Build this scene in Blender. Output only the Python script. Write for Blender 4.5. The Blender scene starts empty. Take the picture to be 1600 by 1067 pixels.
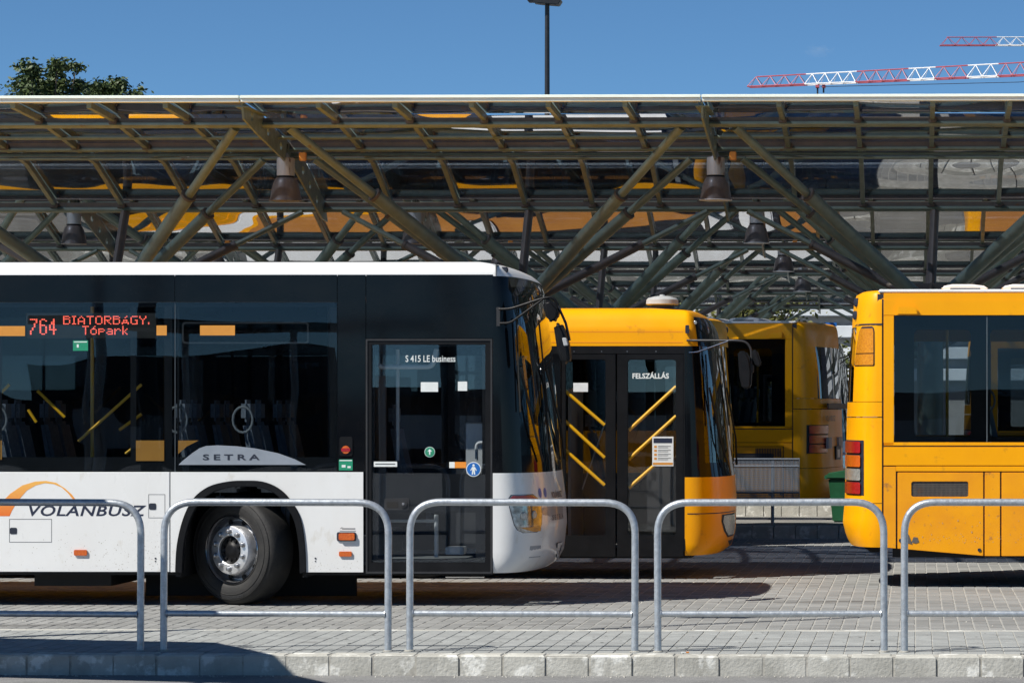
import bpy, bmesh, math, random
from mathutils import Vector, Matrix, noise
random.seed(7)
R = math.radians
SC = bpy.context.scene
COL = SC.collection
# ---------------------------------------------------------------- camera
K = 5000/3400
FPX, CX, CY, PSI, CH = 5000.0, 1327.0, 640.0, R(1.18), 1.77
cd = bpy.data.cameras.new('camera'); cam = bpy.data.objects.new('camera', cd); COL.objects.link(cam)
cam.location = (0, 0, CH); cam.rotation_euler = (R(90), 0, PSI)
cd.sensor_width = 36; cd.lens = 36*FPX/1600
cd.shift_x = -(CX-800)/1600; cd.shift_y = (CY-533.5)/1600
cd.clip_start = 0.5; cd.clip_end = 3000
SC.camera = cam
SC.render.resolution_x = 1024; SC.render.resolution_y = 682
# ---------------------------------------------------------------- world, sun, exposure
SUN = Vector((-0.72, -0.52, 1.0)).normalized()
w = bpy.data.worlds.new('World'); SC.world = w; w.use_nodes = True
nt = w.node_tree; bg = nt.nodes['Background']
sky = nt.nodes.new('ShaderNodeTexSky'); sky.sky_type = 'NISHITA'; sky.sun_disc = False
sky.sun_elevation = math.asin(SUN.z); sky.sun_rotation = math.atan2(SUN.x, SUN.y) % (2*math.pi)
sky.altitude = 300; sky.air_density = 0.45; sky.dust_density = 0.0; sky.ozone_density = 7.5
tn_ = nt.nodes.new('ShaderNodeVectorMath'); tn_.operation = 'MULTIPLY'; tn_.inputs[1].default_value = (.92, 1.10, 1.02)   # clear late-summer air, a touch more cyan
nt.links.new(sky.outputs[0], tn_.inputs[0]); nt.links.new(tn_.outputs[0], bg.inputs[0]); bg.inputs[1].default_value = 0.074
sl = bpy.data.lights.new('sun', 'SUN'); sl.energy = 5.0; sl.angle = R(0.5); sl.color = (1, .955, .88)
so = bpy.data.objects.new('sun', sl); COL.objects.link(so); so.rotation_euler = SUN.to_track_quat('Z', 'Y').to_euler()
SC.view_settings.view_transform = 'Standard'; SC.view_settings.look = 'None'
SC.view_settings.gamma = 1; SC.view_settings.exposure = 0.50
SC.cycles.max_bounces = 10; SC.cycles.transparent_max_bounces = 24; SC.cycles.caustics_reflective = False

# ---------------------------------------------------------------- picture <-> place
FW = Vector((-math.sin(PSI), math.cos(PSI), 0)); RT = Vector((math.cos(PSI), math.sin(PSI), 0))
def wpt(px, py, Y):
    d = FW + RT*((px-CX)/FPX) + Vector((0, 0, (CY-py)/FPX))
    return Vector((0, 0, CH)) + d*(Y/d.y)
def proj(p):
    q = Vector(p)-Vector((0, 0, CH)); de = q.dot(FW)
    return CX+FPX*q.dot(RT)/de, CY-FPX*q.z/de

# ---------------------------------------------------------------- materials
M = {}
def _n(nt, t, **k):
    n = nt.nodes.new(t)
    for a, b in k.items(): setattr(n, a, b)
    return n
def pm(name, c1, c2=None, sc=4, rough=.5, metal=0, coat=0, bump=0, bsc=30, cell=None, cv=.25, c3=None, sc3=2, t3=.62,
       emit=0, stretch=(1, 1, 1), rv=0, spec=.5, bd=.01):
    m = bpy.data.materials.new(name); m.use_nodes = True; nt = m.node_tree; L = nt.links.new
    b = nt.nodes['Principled BSDF']; geo = _n(nt, 'ShaderNodeNewGeometry')
    mp = _n(nt, 'ShaderNodeMapping'); mp.inputs['Scale'].default_value = stretch; L(geo.outputs['Position'], mp.inputs[0])
    col = _n(nt, 'ShaderNodeRGB'); col.outputs[0].default_value = (*c1, 1); co = col.outputs[0]
    def mixc(fac, a, bb):
        x = _n(nt, 'ShaderNodeMix', data_type='RGBA'); L(fac, x.inputs[0]); L(a, x.inputs[6])
        if isinstance(bb, tuple): x.inputs[7].default_value = (*bb, 1)
        else: L(bb, x.inputs[7])
        return x.outputs[2]
    def nz(s, lo, hi, det=6):
        t = _n(nt, 'ShaderNodeTexNoise'); t.inputs['Scale'].default_value = s; t.inputs['Detail'].default_value = det
        t.inputs['Roughness'].default_value = .62
        L(mp.outputs[0], t.inputs['Vector']); r = _n(nt, 'ShaderNodeMapRange')
        r.inputs[1].default_value = lo; r.inputs[2].default_value = hi; L(t.outputs[0], r.inputs[0]); return r.outputs[0]
    if c2: co = mixc(nz(sc, .35, .65), co, c2)
    if c3: co = mixc(nz(sc3, t3, t3+.08), co, c3)
    if cell:
        d = _n(nt, 'ShaderNodeVectorMath', operation='DIVIDE'); d.inputs[1].default_value = cell; L(geo.outputs['Position'], d.inputs[0])
        fl = _n(nt, 'ShaderNodeVectorMath', operation='FLOOR'); L(d.outputs[0], fl.inputs[0])
        wn = _n(nt, 'ShaderNodeTexWhiteNoise', noise_dimensions='3D'); L(fl.outputs[0], wn.inputs[0])
        r = _n(nt, 'ShaderNodeMapRange'); r.inputs[3].default_value = 1-cv; r.inputs[4].default_value = 1+cv; L(wn.outputs[0], r.inputs[0])
        mm = _n(nt, 'ShaderNodeVectorMath', operation='SCALE'); L(co, mm.inputs[0]); L(r.outputs[0], mm.inputs['Scale']); co = mm.outputs[0]
    L(co, b.inputs['Base Color'])
    b.inputs['Roughness'].default_value = rough; b.inputs['Metallic'].default_value = metal
    b.inputs['Coat Weight'].default_value = coat; b.inputs['Coat Roughness'].default_value = .04
    b.inputs['Specular IOR Level'].default_value = spec
    if rv:
        r = _n(nt, 'ShaderNodeMapRange'); r.inputs[3].default_value = rough-rv; r.inputs[4].default_value = rough+rv
        L(nz(sc*1.7, .3, .7), r.inputs[0]); L(r.outputs[0], b.inputs['Roughness'])
    if bump:
        t = _n(nt, 'ShaderNodeTexNoise'); t.inputs['Scale'].default_value = bsc; t.inputs['Detail'].default_value = 4 if bsc > 8 else 0
        L(mp.outputs[0], t.inputs['Vector'])
        bp = _n(nt, 'ShaderNodeBump'); bp.inputs['Strength'].default_value = bump; bp.inputs['Distance'].default_value = bd
        L(t.outputs[0], bp.inputs['Height']); L(bp.outputs[0], b.inputs['Normal'])
        if coat: L(bp.outputs[0], b.inputs['Coat Normal'])
    if emit:
        b.inputs['Emission Color'].default_value = (*c1, 1); b.inputs['Emission Strength'].default_value = emit
    M[name] = m; return m
def gm(name, tint, gain=1.0, base=0.0, bump=.1, bsc=1.2, bd=.02, stretch=(1, 1, 1), rcol=(1, 1, 1), rough=0.0, haze=None):
    m = bpy.data.materials.new(name); m.use_nodes = True; nt = m.node_tree; L = nt.links.new
    nt.nodes.remove(nt.nodes['Principled BSDF']); out = nt.nodes['Material Output']
    geo = _n(nt, 'ShaderNodeNewGeometry'); mp = _n(nt, 'ShaderNodeMapping'); mp.inputs['Scale'].default_value = stretch
    L(geo.outputs['Position'], mp.inputs[0])
    t = _n(nt, 'ShaderNodeTexNoise'); t.inputs['Scale'].default_value = bsc; t.inputs['Detail'].default_value = 0; L(mp.outputs[0], t.inputs['Vector'])
    bp = _n(nt, 'ShaderNodeBump'); bp.inputs['Strength'].default_value = bump; bp.inputs['Distance'].default_value = bd
    L(t.outputs[0], bp.inputs['Height'])
    tr = _n(nt, 'ShaderNodeBsdfTransparent'); tr.inputs[0].default_value = (*tint, 1)
    gl = _n(nt, 'ShaderNodeBsdfGlossy'); gl.inputs['Roughness'].default_value = rough; gl.inputs[0].default_value = (*rcol, 1); L(bp.outputs[0], gl.inputs['Normal'])
    fr = _n(nt, 'ShaderNodeFresnel'); L(bp.outputs[0], fr.inputs['Normal'])
    io = _n(nt, 'ShaderNodeMath', operation='MULTIPLY_ADD'); io.inputs[1].default_value = -(1.5-1/1.5); io.inputs[2].default_value = 1.5; L(geo.outputs['Backfacing'], io.inputs[0]); L(io.outputs[0], fr.inputs[0])   # same reflectance from both sides of a thin sheet
    ma = _n(nt, 'ShaderNodeMath', operation='MULTIPLY_ADD', use_clamp=True); ma.inputs[1].default_value = gain; ma.inputs[2].default_value = base
    L(fr.outputs[0], ma.inputs[0])
    mx = _n(nt, 'ShaderNodeMixShader'); L(ma.outputs[0], mx.inputs[0]); L(tr.outputs[0], mx.inputs[1]); L(gl.outputs[0], mx.inputs[2])
    res = mx.outputs[0]
    if haze:   # dust film: a thin diffuse layer
        df = _n(nt, 'ShaderNodeBsdfDiffuse'); df.inputs[0].default_value = (.3, .29, .27, 1)
        m2 = _n(nt, 'ShaderNodeMixShader'); tn = _n(nt, 'ShaderNodeTexNoise'); tn.inputs['Scale'].default_value = 3; tn.inputs['Detail'].default_value = 6
        L(geo.outputs['Position'], tn.inputs['Vector']); mr = _n(nt, 'ShaderNodeMapRange'); mr.inputs[1].default_value = .3; mr.inputs[2].default_value = .75
        mr.inputs[3].default_value = haze*.4; mr.inputs[4].default_value = haze*1.6; L(tn.outputs[0], mr.inputs[0]); L(mr.outputs[0], m2.inputs[0])
        L(res, m2.inputs[1]); L(df.outputs[0], m2.inputs[2]); res = m2.outputs[0]
    L(res, out.inputs[0]); M[name] = m; return m

pm('white_paint', (.74, .75, .75), (.69, .69, .68), sc=1.3, rough=.32, coat=.5, c3=(.64, .63, .60), sc3=8, t3=.61, stretch=(1, 1, .5), rv=.08, bump=.012, bsc=1.5)
pm('roof_white', (.82, .83, .83), (.74, .74, .73), sc=2, rough=.38, coat=.3)
pm('yellow_paint', (.86, .375, .0), (.80, .335, .001), sc=1.2, rough=.38, coat=.08, spec=.25, c3=(.66, .28, .01), sc3=6, t3=.62, rv=.1, bump=.025, bsc=1.6)
pm('yellow_worn', (.82, .345, .002), (.72, .28, .008), sc=2.2, rough=.45, coat=.05, spec=.3, c3=(.34, .15, .04), sc3=5, t3=.63, rv=.15, bump=.03, bsc=3)
pm('roof_shaded', (.50, .21, .04), (.40, .16, .035), sc=2, rough=.55)  # darker copy of the yellow: shade on the hidden roofs put into the colour
pm('backdrop_dark', (.022, .026, .034), (.035, .038, .046), sc=.4, rough=.5)  # for the added dark block behind the canopies
pm('black_gloss', (.003, .004, .006), (.006, .0065, .008), sc=2, rough=.07, coat=0, bump=.10, bsc=1.1, bd=.02, stretch=(1, 1, 1.6), spec=.21)
pm('black_trim', (.004, .004, .0045), (.008, .008, .009), sc=6, rough=.42, bump=.1, bsc=80, spec=.25)
pm('dark_grey', (.018, .018, .02), (.028, .028, .03), sc=5, rough=.5, bump=.05, bsc=60)
pm('under', (.006, .006, .006), (.012, .011, .01), sc=4, rough=.8)
pm('rubber', (.008, .008, .0085), (.018, .017, .016), sc=9, rough=.72, bump=.25, bsc=60)
pm('rim_steel', (.42, .43, .45), (.30, .30, .31), sc=10, rough=.34, metal=.85)
pm('hub_silver', (.72, .73, .75), (.58, .58, .59), sc=14, rough=.36, metal=.7)
pm('chrome', (.7, .7, .72), rough=.12, metal=1)
pm('seam', (.09, .095, .1), rough=.4)
pm('sticker_white', (.72, .75, .74), (.66, .69, .68), sc=30, rough=.5)
pm('paper', (.70, .72, .72), (.62, .64, .64), sc=20, rough=.6)
pm('ink', (.015, .02, .035), rough=.5)
pm('navy', (.018, .024, .05), rough=.4)
pm('silver_print', (.26, .29, .34), (.22, .25, .29), sc=4, rough=.3, coat=.4)
pm('green_sticker', (.015, .22, .12), (.02, .27, .15), sc=60, rough=.4)
pm('blue_sticker', (.01, .12, .42), rough=.4)
pm('orange_print', (.75, .26, .03), (.68, .22, .02), sc=3, rough=.45)
pm('amber_film', (.62, .27, .045), (.56, .24, .04), sc=9, rough=.4)
pm('pole_yellow', (.90, .46, .01), rough=.35, coat=.4)
pm('lens_orange', (.62, .13, .01), (.48, .08, .005), sc=60, rough=.18, coat=.8, bump=.4, bsc=160)
pm('lens_red', (.42, .008, .014), (.26, .004, .008), sc=60, rough=.15, coat=.9, bump=.4, bsc=150)
pm('lens_clear', (.5, .52, .5), (.25, .27, .26), sc=40, rough=.12, coat=.9, metal=.4, bump=.4, bsc=120)
pm('lens_amber', (.66, .27, .01), (.50, .17, .005), sc=50, rough=.2, coat=.9, bump=.5, bsc=120)
pm('led', (1.0, .13, .08), rough=.5, emit=1.5)
pm('seat_fabric', (.10, .115, .14), (.17, .19, .22), sc=30, rough=.9)
pm('seat_blue', (.22, .30, .34), (.13, .18, .21), sc=14, rough=.85)
pm('inner_grey', (.42, .44, .45), (.36, .37, .38), sc=5, rough=.6)
pm('floor_grey', (.12, .12, .125), (.17, .17, .17), sc=20, rough=.7)
pm('galv', (.50, .54, .58), (.36, .39, .42), sc=26, rough=.40, metal=.6, c3=(.50, .52, .54), sc3=45, t3=.56, rv=.1, bump=.12, bsc=70)
pm('olive', (.188, .242, .192), (.145, .182, .146), sc=6, rough=.45, c3=(.13, .06, .025), sc3=4.2, t3=.67, rv=.12, bump=.1, bsc=40)
pm('olive_brown', (.115, .098, .085), (.085, .075, .066), sc=7, rough=.6, c3=(.14, .065, .03), sc3=5, t3=.64, bump=.1, bsc=40)
pm('fascia_white', (.86, .92, .84), (.78, .84, .76), sc=3, rough=.4, stretch=(1, 1, 8))
pm('lamp_grey', (.5, .52, .52), (.38, .38, .37), sc=7, rough=.5, metal=.3, stretch=(1, 1, .25), c3=(.14, .07, .05), sc3=14, t3=.60)
pm('lamp_bronze', (.16, .14, .125), (.09, .075, .068), sc=10, rough=.42, coat=.3, stretch=(1, 1, .2))
pm('kerb', (.46, .455, .415), (.35, .345, .31), sc=5, rough=.9, c3=(.64, .64, .60), sc3=6.5, t3=.54, bump=.5, bsc=45, cell=(.29, 50, 50), cv=.10)
pm('joint', (.44, .43, .39), (.28, .27, .24), sc=20, rough=.95)
pm('paver', (.295, .308, .30), (.245, .253, .248), sc=7, rough=.9, bump=.4, bsc=60, cell=(.12, .217, 5), cv=.11, c3=(.20, .20, .195), sc3=5, t3=.63)
pm('sett', (.252, .254, .246), (.185, .187, .182), sc=1.3, rough=.88, bump=.5, bsc=50, cell=(.12, .20, 5), cv=.14, c3=(.115, .113, .108), sc3=1.1, t3=.585, stretch=(.35, 1.3, 1))
pm('sand', (.38, .375, .35), (.26, .255, .235), sc=8, rough=.95)
pm('asphalt', (.20, .20, .20), (.15, .15, .15), sc=3, rough=.93, bump=.6, bsc=120, c3=(.26, .255, .24), sc3=40, t3=.56)
pm('far_paving', (.22, .215, .20), (.16, .155, .145), sc=2, rough=.9, bump=.3, bsc=20)
pm('bin_green', (.012, .10, .04), (.01, .08, .03), sc=10, rough=.5)
pm('crane_red_hazed', (.40, .085, .11), rough=.5); pm('crane_white', (.8, .8, .8), rough=.5)  # red paled towards pink, distance haze mixed into the colour
pm('pole_black', (.012, .013, .016), (.02, .02, .022), sc=8, rough=.4)
pm('reflector', (.50, .52, .55), (.16, .17, .18), sc=22, rough=.16, metal=.75, coat=.5)
pm('grip_grey', (.16, .17, .18), rough=.5)
pm('dirt', (.30, .28, .24), (.38, .35, .30), sc=20, rough=.95)
pm('gum', (.10, .10, .095), (.17, .17, .16), sc=9, rough=.9)
pm('leaf_a', (.035, .065, .018), (.06, .085, .02), sc=1.5, rough=.6)
pm('leaf_b', (.085, .11, .022), (.13, .12, .03), sc=1.5, rough=.6)
pm('bark', (.06, .045, .035), (.09, .07, .055), sc=8, rough=.9, bump=.5, bsc=30)
pm('building_brown', (.10, .07, .06), (.13, .09, .075), sc=2, rough=.8)
pm('concrete', (.34, .34, .335), (.27, .27, .265), sc=3, rough=.85, bump=.2, bsc=20)
pm('louvre', (.70, .74, .77), (.6, .64, .67), sc=1, rough=.5)
pm('plate_white', (.75, .75, .72), rough=.4)
pm('mesh_blue', (.20, .23, .28), rough=.45, metal=.4)
pm('vent_grey', (.42, .43, .43), (.34, .34, .34), sc=9, rough=.5)
gm('rear_glass', (.16, .17, .18), gain=1.2, base=.01, bump=.03, bsc=.9)
gm('far_glass', (.34, .36, .37), gain=1.0, base=.01, bump=.02, bsc=1)
gm('clear_glass', (.98, .99, .99), gain=.8, base=.01, bump=.05, bsc=1.1)
gm('bus_glass', (.78, .82, .84), rcol=(.80, .88, 1), gain=.68, base=.0, bump=.11, bsc=1.15, bd=.02, stretch=(1, 1, 1.7))
gm('dark_glass', (.22, .225, .23), rcol=(.80, .88, 1), gain=.9, base=.0, bump=.08, bsc=1.2, bd=.02, stretch=(1, 1, 1.6))
gm('black_glass', (.05, .052, .055), gain=1.0, bump=.02, bsc=1)
gm('coach_glass', (.60, .64, .66), rcol=(.80, .88, 1), gain=.6, bump=.08, bsc=1.1)
gm('door_glass', (.93, .95, .96), rcol=(.80, .88, 1), gain=.85, base=.01, bump=.05, bsc=1.1)
gm('screen_glass', (.38, .40, .40), gain=1.0, base=.01, bump=.008, bsc=1.0)
gm('canopy_glass', (.45, .48, .55), gain=1.5, base=.15, bump=1.0, bsc=.95, bd=.035, stretch=(1, 1, 1), rcol=(.86, .88, .90), haze=.014)
gm('clear_lens', (.8, .82, .82), gain=1.2, base=.03, bump=.0)

# ---------------------------------------------------------------- mesh building
class MB:
    def __init__(s): s.v = []; s.f = []
    def add(s, vs, fs):
        o = len(s.v); s.v += [tuple(p) for p in vs]; s.f += [tuple(i+o for i in f) for f in fs]; return s
    def box(s, x0, x1, y0, y1, z0, z1):
        return s.add([(x0, y0, z0), (x1, y0, z0), (x1, y1, z0), (x0, y1, z0), (x0, y0, z1), (x1, y0, z1), (x1, y1, z1), (x0, y1, z1)],
                     [(0, 3, 2, 1), (4, 5, 6, 7), (0, 1, 5, 4), (1, 2, 6, 5), (2, 3, 7, 6), (3, 0, 4, 7)])
    def tube(s, pts, r, n=10, r2=None, cap=True):
        pts = [Vector(p) for p in pts]; N = len(pts); vs = []; up = None
        for i, p in enumerate(pts):
            t = (pts[min(i+1, N-1)]-pts[max(i-1, 0)]).normalized()
            if up is None:
                a = Vector((0, 0, 1)) if abs(t.z) < .9 else Vector((1, 0, 0)); up = (a-t*a.dot(t)).normalized()
            else: up = (up-t*up.dot(t)).normalized()
            sd = t.cross(up); rr = r if r2 is None else r+(r2-r)*i/(N-1)
            for k in range(n):
                a = 2*math.pi*k/n; vs.append(p+up*(math.cos(a)*rr)+sd*(math.sin(a)*rr))
        fs = [(i*n+k, i*n+(k+1) % n, (i+1)*n+(k+1) % n, (i+1)*n+k) for i in range(N-1) for k in range(n)]
        if cap: fs += [tuple(range(n))[::-1], tuple((N-1)*n+k for k in range(n))]
        return s.add(vs, fs)
    def lathe(s, prof, mat=None, n=40, caps=(True, True)):          # profile (r, h) about Y, h along y
        vs = []; P = len(prof)
        for r, h in prof:
            for k in range(n):
                a = 2*math.pi*k/n; q = Vector((math.cos(a)*r, h, math.sin(a)*r)); vs.append(mat @ q if mat else q)
        fs = [(i*n+k, (i+1)*n+k, (i+1)*n+(k+1) % n, i*n+(k+1) % n) for i in range(P-1) for k in range(n)]
        if caps[0]: fs.append(tuple(range(n)))
        if caps[1]: fs.append(tuple((P-1)*n+k for k in range(n))[::-1])
        return s.add(vs, fs)
    def plate(s, poly, y0, y1, holes=()):
        bm = bmesh.new(); loops = [poly]+list(holes); es = []
        for lp in loops:
            vv = [bm.verts.new((p[0], 0, p[1])) for p in lp]
            es += [bm.edges.new((vv[i], vv[(i+1) % len(vv)])) for i in range(len(vv))]
        bmesh.ops.triangle_fill(bm, use_beauty=True, use_dissolve=False, edges=es, normal=(0, -1, 0))
        bm.verts.index_update()
        tv = [v.co.copy() for v in bm.verts]; tf = [[v.index for v in f.verts] for f in bm.faces]
        bd = [(e.verts[0].index, e.verts[1].index) for e in bm.edges if e.is_boundary]; bm.free()
        n = len(tv)
        vs = [(p.x, y0, p.z) for p in tv]+[(p.x, y1, p.z) for p in tv]
        fs = [tuple(f) for f in tf]+[tuple(i+n for i in f[::-1]) for f in tf]+[(a, b, b+n, a+n) for a, b in bd]
        return s.add(vs, fs)
    def rect(s, x0, x1, z0, z1, y0, y1): return s.box(min(x0, x1), max(x0, x1), y0, y1, min(z0, z1), max(z0, z1))
    def mesh(s, name, m, smooth=False, bevel=0, off=(0, 0, 0), seg=2):
        me = bpy.data.meshes.new(name)
        me.from_pydata([(p[0]+off[0], p[1]+off[1], p[2]+off[2]) for p in s.v], [], s.f)
        bm = bmesh.new(); bm.from_mesh(me); bmesh.ops.remove_doubles(bm, verts=bm.verts, dist=1e-5)
        bmesh.ops.recalc_face_normals(bm, faces=bm.faces)
        if bevel:
            es = [e for e in bm.edges if len(e.link_faces) == 2 and e.calc_face_angle(0) > .6]
            bmesh.ops.bevel(bm, geom=es, offset=bevel, segments=seg, affect='EDGES', clamp_overlap=True)
        bm.to_mesh(me); bm.free()
        if m: me.materials.append(M[m])
        if smooth:
            for p in me.polygons: p.use_smooth = True
            try: me.set_sharp_from_angle(angle=R(38))
            except Exception: pass
        return me
    def build(s, name, m, parent=None, off=(0, 0, 0), smooth=False, bevel=0, seg=2):
        return link(name, s.mesh(name, m, smooth, bevel, off, seg), parent)
def link(name, me, parent=None, loc=None):
    o = bpy.data.objects.new(name, me); COL.objects.link(o)
    if parent: o.parent = parent
    if loc: o.location = loc
    return o
def thing(name, label, cat, loc=(0, 0, 0), rz=0, group=None):
    o = bpy.data.objects.new(name, None); COL.objects.link(o); o.location = loc; o.rotation_euler = (0, 0, rz)
    o.empty_display_size = .2
    return tag(o, label, cat, group)
def tag(o, label, cat, group=None):
    o['label'] = label; o['category'] = cat
    if group: o['group'] = group
    return o
def struct(o): o['kind'] = 'structure'; return o
def dup(o, parent=None, skip=()):
    c = o.copy(); COL.objects.link(c); c.parent = parent
    for ch in list(o.children):
        if ch.name.split('.')[0] not in skip: dup(ch, c, skip)
    return c
def fillet(pts, r, n=6):
    pts = [Vector(p) for p in pts]; out = [pts[0]]
    for i in range(1, len(pts)-1):
        a = (pts[i-1]-pts[i]); b = (pts[i+1]-pts[i]); rr = min(r, a.length*.49, b.length*.49); a.normalize(); b.normalize()
        p0 = pts[i]+a*rr; p1 = pts[i]+b*rr
        for k in range(n+1):
            t = k/n; out.append(p0*(1-t)**2+pts[i]*2*t*(1-t)+p1*t*t)
    out.append(pts[-1]); return out
def rrect(x0, x1, z0, z1, r, n=4):
    out = []
    for cx, cz, a0 in ((x1-r, z1-r, 0), (x0+r, z1-r, 90), (x0+r, z0+r, 180), (x1-r, z0+r, 270)):
        for k in range(n+1):
            a = R(a0+90*k/n); out.append((cx+r*math.cos(a), cz+r*math.sin(a)))
    return out
def disc(cx, cz, r, n=24): return [(cx+r*math.cos(2*math.pi*k/n), cz+r*math.sin(2*math.pi*k/n)) for k in range(n)]
def text2d(body, shear=0, bold=0, space=1.0):
    cu = bpy.data.curves.new('t', 'FONT'); cu.body = body; cu.size = 1; cu.shear = shear; cu.offset = bold; cu.space_character = space
    cu.resolution_u = 3
    ob = bpy.data.objects.new('t', cu); COL.objects.link(ob); dg = bpy.context.evaluated_depsgraph_get()
    me = ob.evaluated_get(dg).to_mesh(); vs = [(v.co.x, v.co.y) for v in me.vertices]; fs = [tuple(p.vertices) for p in me.polygons]
    bpy.data.objects.remove(ob); bpy.data.curves.remove(cu)
    x0 = min(p[0] for p in vs); x1 = max(p[0] for p in vs); y0 = min(p[1] for p in vs); y1 = max(p[1] for p in vs)
    return [((p[0]-x0)/(x1-x0), (p[1]-y0)/(y1-y0)) for p in vs], fs
def flat_text(body, x0, x1, z0, z1, y, **k):
    vs, fs = text2d(body, **k); mb = MB()
    mb.add([(x0+(x1-x0)*a, y, z0+(z1-z0)*b) for a, b in vs], fs); return mb
# ================================================================ GROUND
g = MB().box(-400, 400, -120, 14.49*K, -.6, -.004).build('road', 'asphalt'); struct(g)            # street on the camera's side
g = MB().add([(-600, 29.9*K, -.02), (600, 29.9*K, -.02), (600, 900, -.02), (-600, 900, -.02)], [(0, 1, 2, 3)]).build('ground', 'far_paving'); struct(g)
KZ = .133
isl = MB().box(-40, 25, 14.49*K+.006, 16.18*K, -.3, KZ-.006).build('traffic_island', 'joint'); struct(isl)
yard = MB().box(-60, 40, 16.20*K, 29.95*K, -.3, -.0045).build('bus_yard', 'sand'); struct(yard)
def block(w, d, h, ch, name, m):
    x, y, c = w/2, d/2, ch
    return MB().add([(-x, -y, -h), (x, -y, -h), (x, y, -h), (-x, y, -h), (-x, -y, -c), (x, -y, -c), (x, y, -c), (-x, y, -c),
                     (-x+c, -y+c, 0), (x-c, -y+c, 0), (x-c, y-c, 0), (-x+c, y-c, 0)],
                    [(0, 1, 5, 4), (1, 2, 6, 5), (2, 3, 7, 6), (3, 0, 4, 7), (4, 5, 9, 8), (5, 6, 10, 9), (6, 7, 11, 10), (7, 4, 8, 11), (8, 9, 10, 11)]).mesh(name, m)
def visx(Y): return wpt(-25, 900, Y).x, wpt(1625, 900, Y).x
# kerb stones along the front of the island (joints 1.2 cm, each one slightly out of line)
ks = [block(.278+random.uniform(-.006, .003), .205, .30, .012, 'kerb_stone', 'kerb') for _ in range(4)]
x = -11.02
while x < 5:
    o = link('kerb_stone', random.choice(ks), isl, (x+random.uniform(-.002, .002), 14.49*K+.1025+random.uniform(-.005, .005), KZ+random.uniform(-.004, .003)))
    o.rotation_euler = (random.uniform(-.008, .008), random.uniform(-.006, .006), random.uniform(-.008, .008)); x += .29
# back kerb of the island
MB().box(-40, 25, 16.18*K-.12, 16.18*K+.03, -.3, KZ-.002).build('kerb_edge', 'kerb', isl)
pv = block(.1145, .2115, .03, .003, 'paving_stone', 'paver')
st = block(.113, .193, .03, .006, 'paving_stone', 'sett')
def field(x0f, ys, dx, me, parent, z, limit, jit, name, m):
    """Rows of stones: the first `limit` seen in the picture are single parts, the rest one part."""
    rest = MB(); n = 0; base = [tuple(v.co) for v in me.vertices]; fc = [tuple(p.vertices) for p in me.polygons]
    for y in ys:
        a, b = visx(y); k0 = int((a-.8)/dx)-1; k1 = int((b+1.6)/dx)+1
        for k in range(k0, k1):
            x = (k+.5)*dx; dz = random.uniform(-jit, jit*.5); rx, ry = random.uniform(-jit, jit)*2.5, random.uniform(-jit, jit)*4
            if a < x < b and n < limit:
                o = link(name, me, parent, (x, y, z+dz)); o.rotation_euler = (rx, ry, 0); n += 1
            else:
                rest.add([(x+p[0], y+p[1], z+dz+p[2]+(p[1]*rx-p[0]*ry)) for p in base], fc)
    o = rest.build(name, m, parent); o['kind'] = 'stuff'
field(0, [14.49*K+.205+.115+.217*i for i in range(10)], .12, pv, isl, KZ-.001, 300, .0015, 'paving_stone', 'paver')
field(0, [16.2*K+.13+.2*i for i in range(100)], .12, st, yard, 0, 300, .003, 'paving_stone', 'sett')
# pebbles and litter in the gutter and on the paving
gb = MB()
for i in range(260):
    if i < 190: y = 14.45*K-abs(random.gauss(0, .05)); z = -.004
    else: y = random.uniform(16.4*K, 22*K); z = 0
    a, b = visx(y); x = random.uniform(a, b); r = random.uniform(.004, .011)
    q = [(x+r*random.uniform(.6, 1.3)*math.cos(t), y+r*math.sin(t), z+random.uniform(.0, .3)*r) for t in (0, 1.6, 3.1, 4.7)]
    gb.add(q+[(x, y, z+r*1.1)], [(0, 1, 4), (1, 2, 4), (2, 3, 4), (3, 0, 4)])
o = gb.build('gravel', 'joint'); o['kind'] = 'stuff'; o['label'] = 'grit and pebbles lying in the gutter and on the paving'; o['category'] = 'gravel'
gs_ = MB()
for i in range(150):
    y = random.uniform(14.6*K, 16.0*K); a, b = visx(y); x = random.uniform(a, b); r = random.uniform(.006, .017)
    gs_.add([(x+r*random.uniform(.8, 1.1)*math.cos(k*.785), y+r*random.uniform(.8, 1.1)*math.sin(k*.785), KZ+.0012) for k in range(8)], [tuple(range(8))])
o = gs_.build('gum_spots', 'gum', isl); o['kind'] = 'stuff'
pb = wpt(1070, 1021, 14.62*K); cb = thing('cigarette_butt', 'tiny white and orange cigarette butt on the kerb right of centre', 'cigarette butt', (pb.x, 14.62*K, KZ+.006), R(25))
MB().tube([(-.022, 0, 0), (.008, 0, 0)], .005, 8).build('paper', 'paper', cb); MB().tube([(.009, 0, 0), (.028, 0, 0)], .0052, 8).build('filter', 'orange_print', cb)
# boarding platforms further back
PY = [(30.0*K, 32.1*K), (36.6*K, 38.7*K), (43.1*K, 45.2*K), (49.6*K, 51.7*K)]
kf = block(.288, .16, .25, .014, 'kerb_stone', 'kerb')
for i, (a, b) in enumerate(PY):
    p = MB().box(-60, 40, a+.10, b, -.3, .166).build('platform', 'far_paving'); struct(p)
    if i < 2:
        for k in range(-46, 14):
            o = link('kerb_stone', kf, p, (k*.3, a+.02+random.uniform(-.006, .006), .168+random.uniform(-.005, .003)))
            o.rotation_euler = (random.uniform(-.01, .01), random.uniform(-.01, .01), random.uniform(-.008, .008))
    else: MB().box(-60, 40, a-.06, a+.10, -.3, .168).build('kerb_edge', 'kerb', p)

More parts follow.
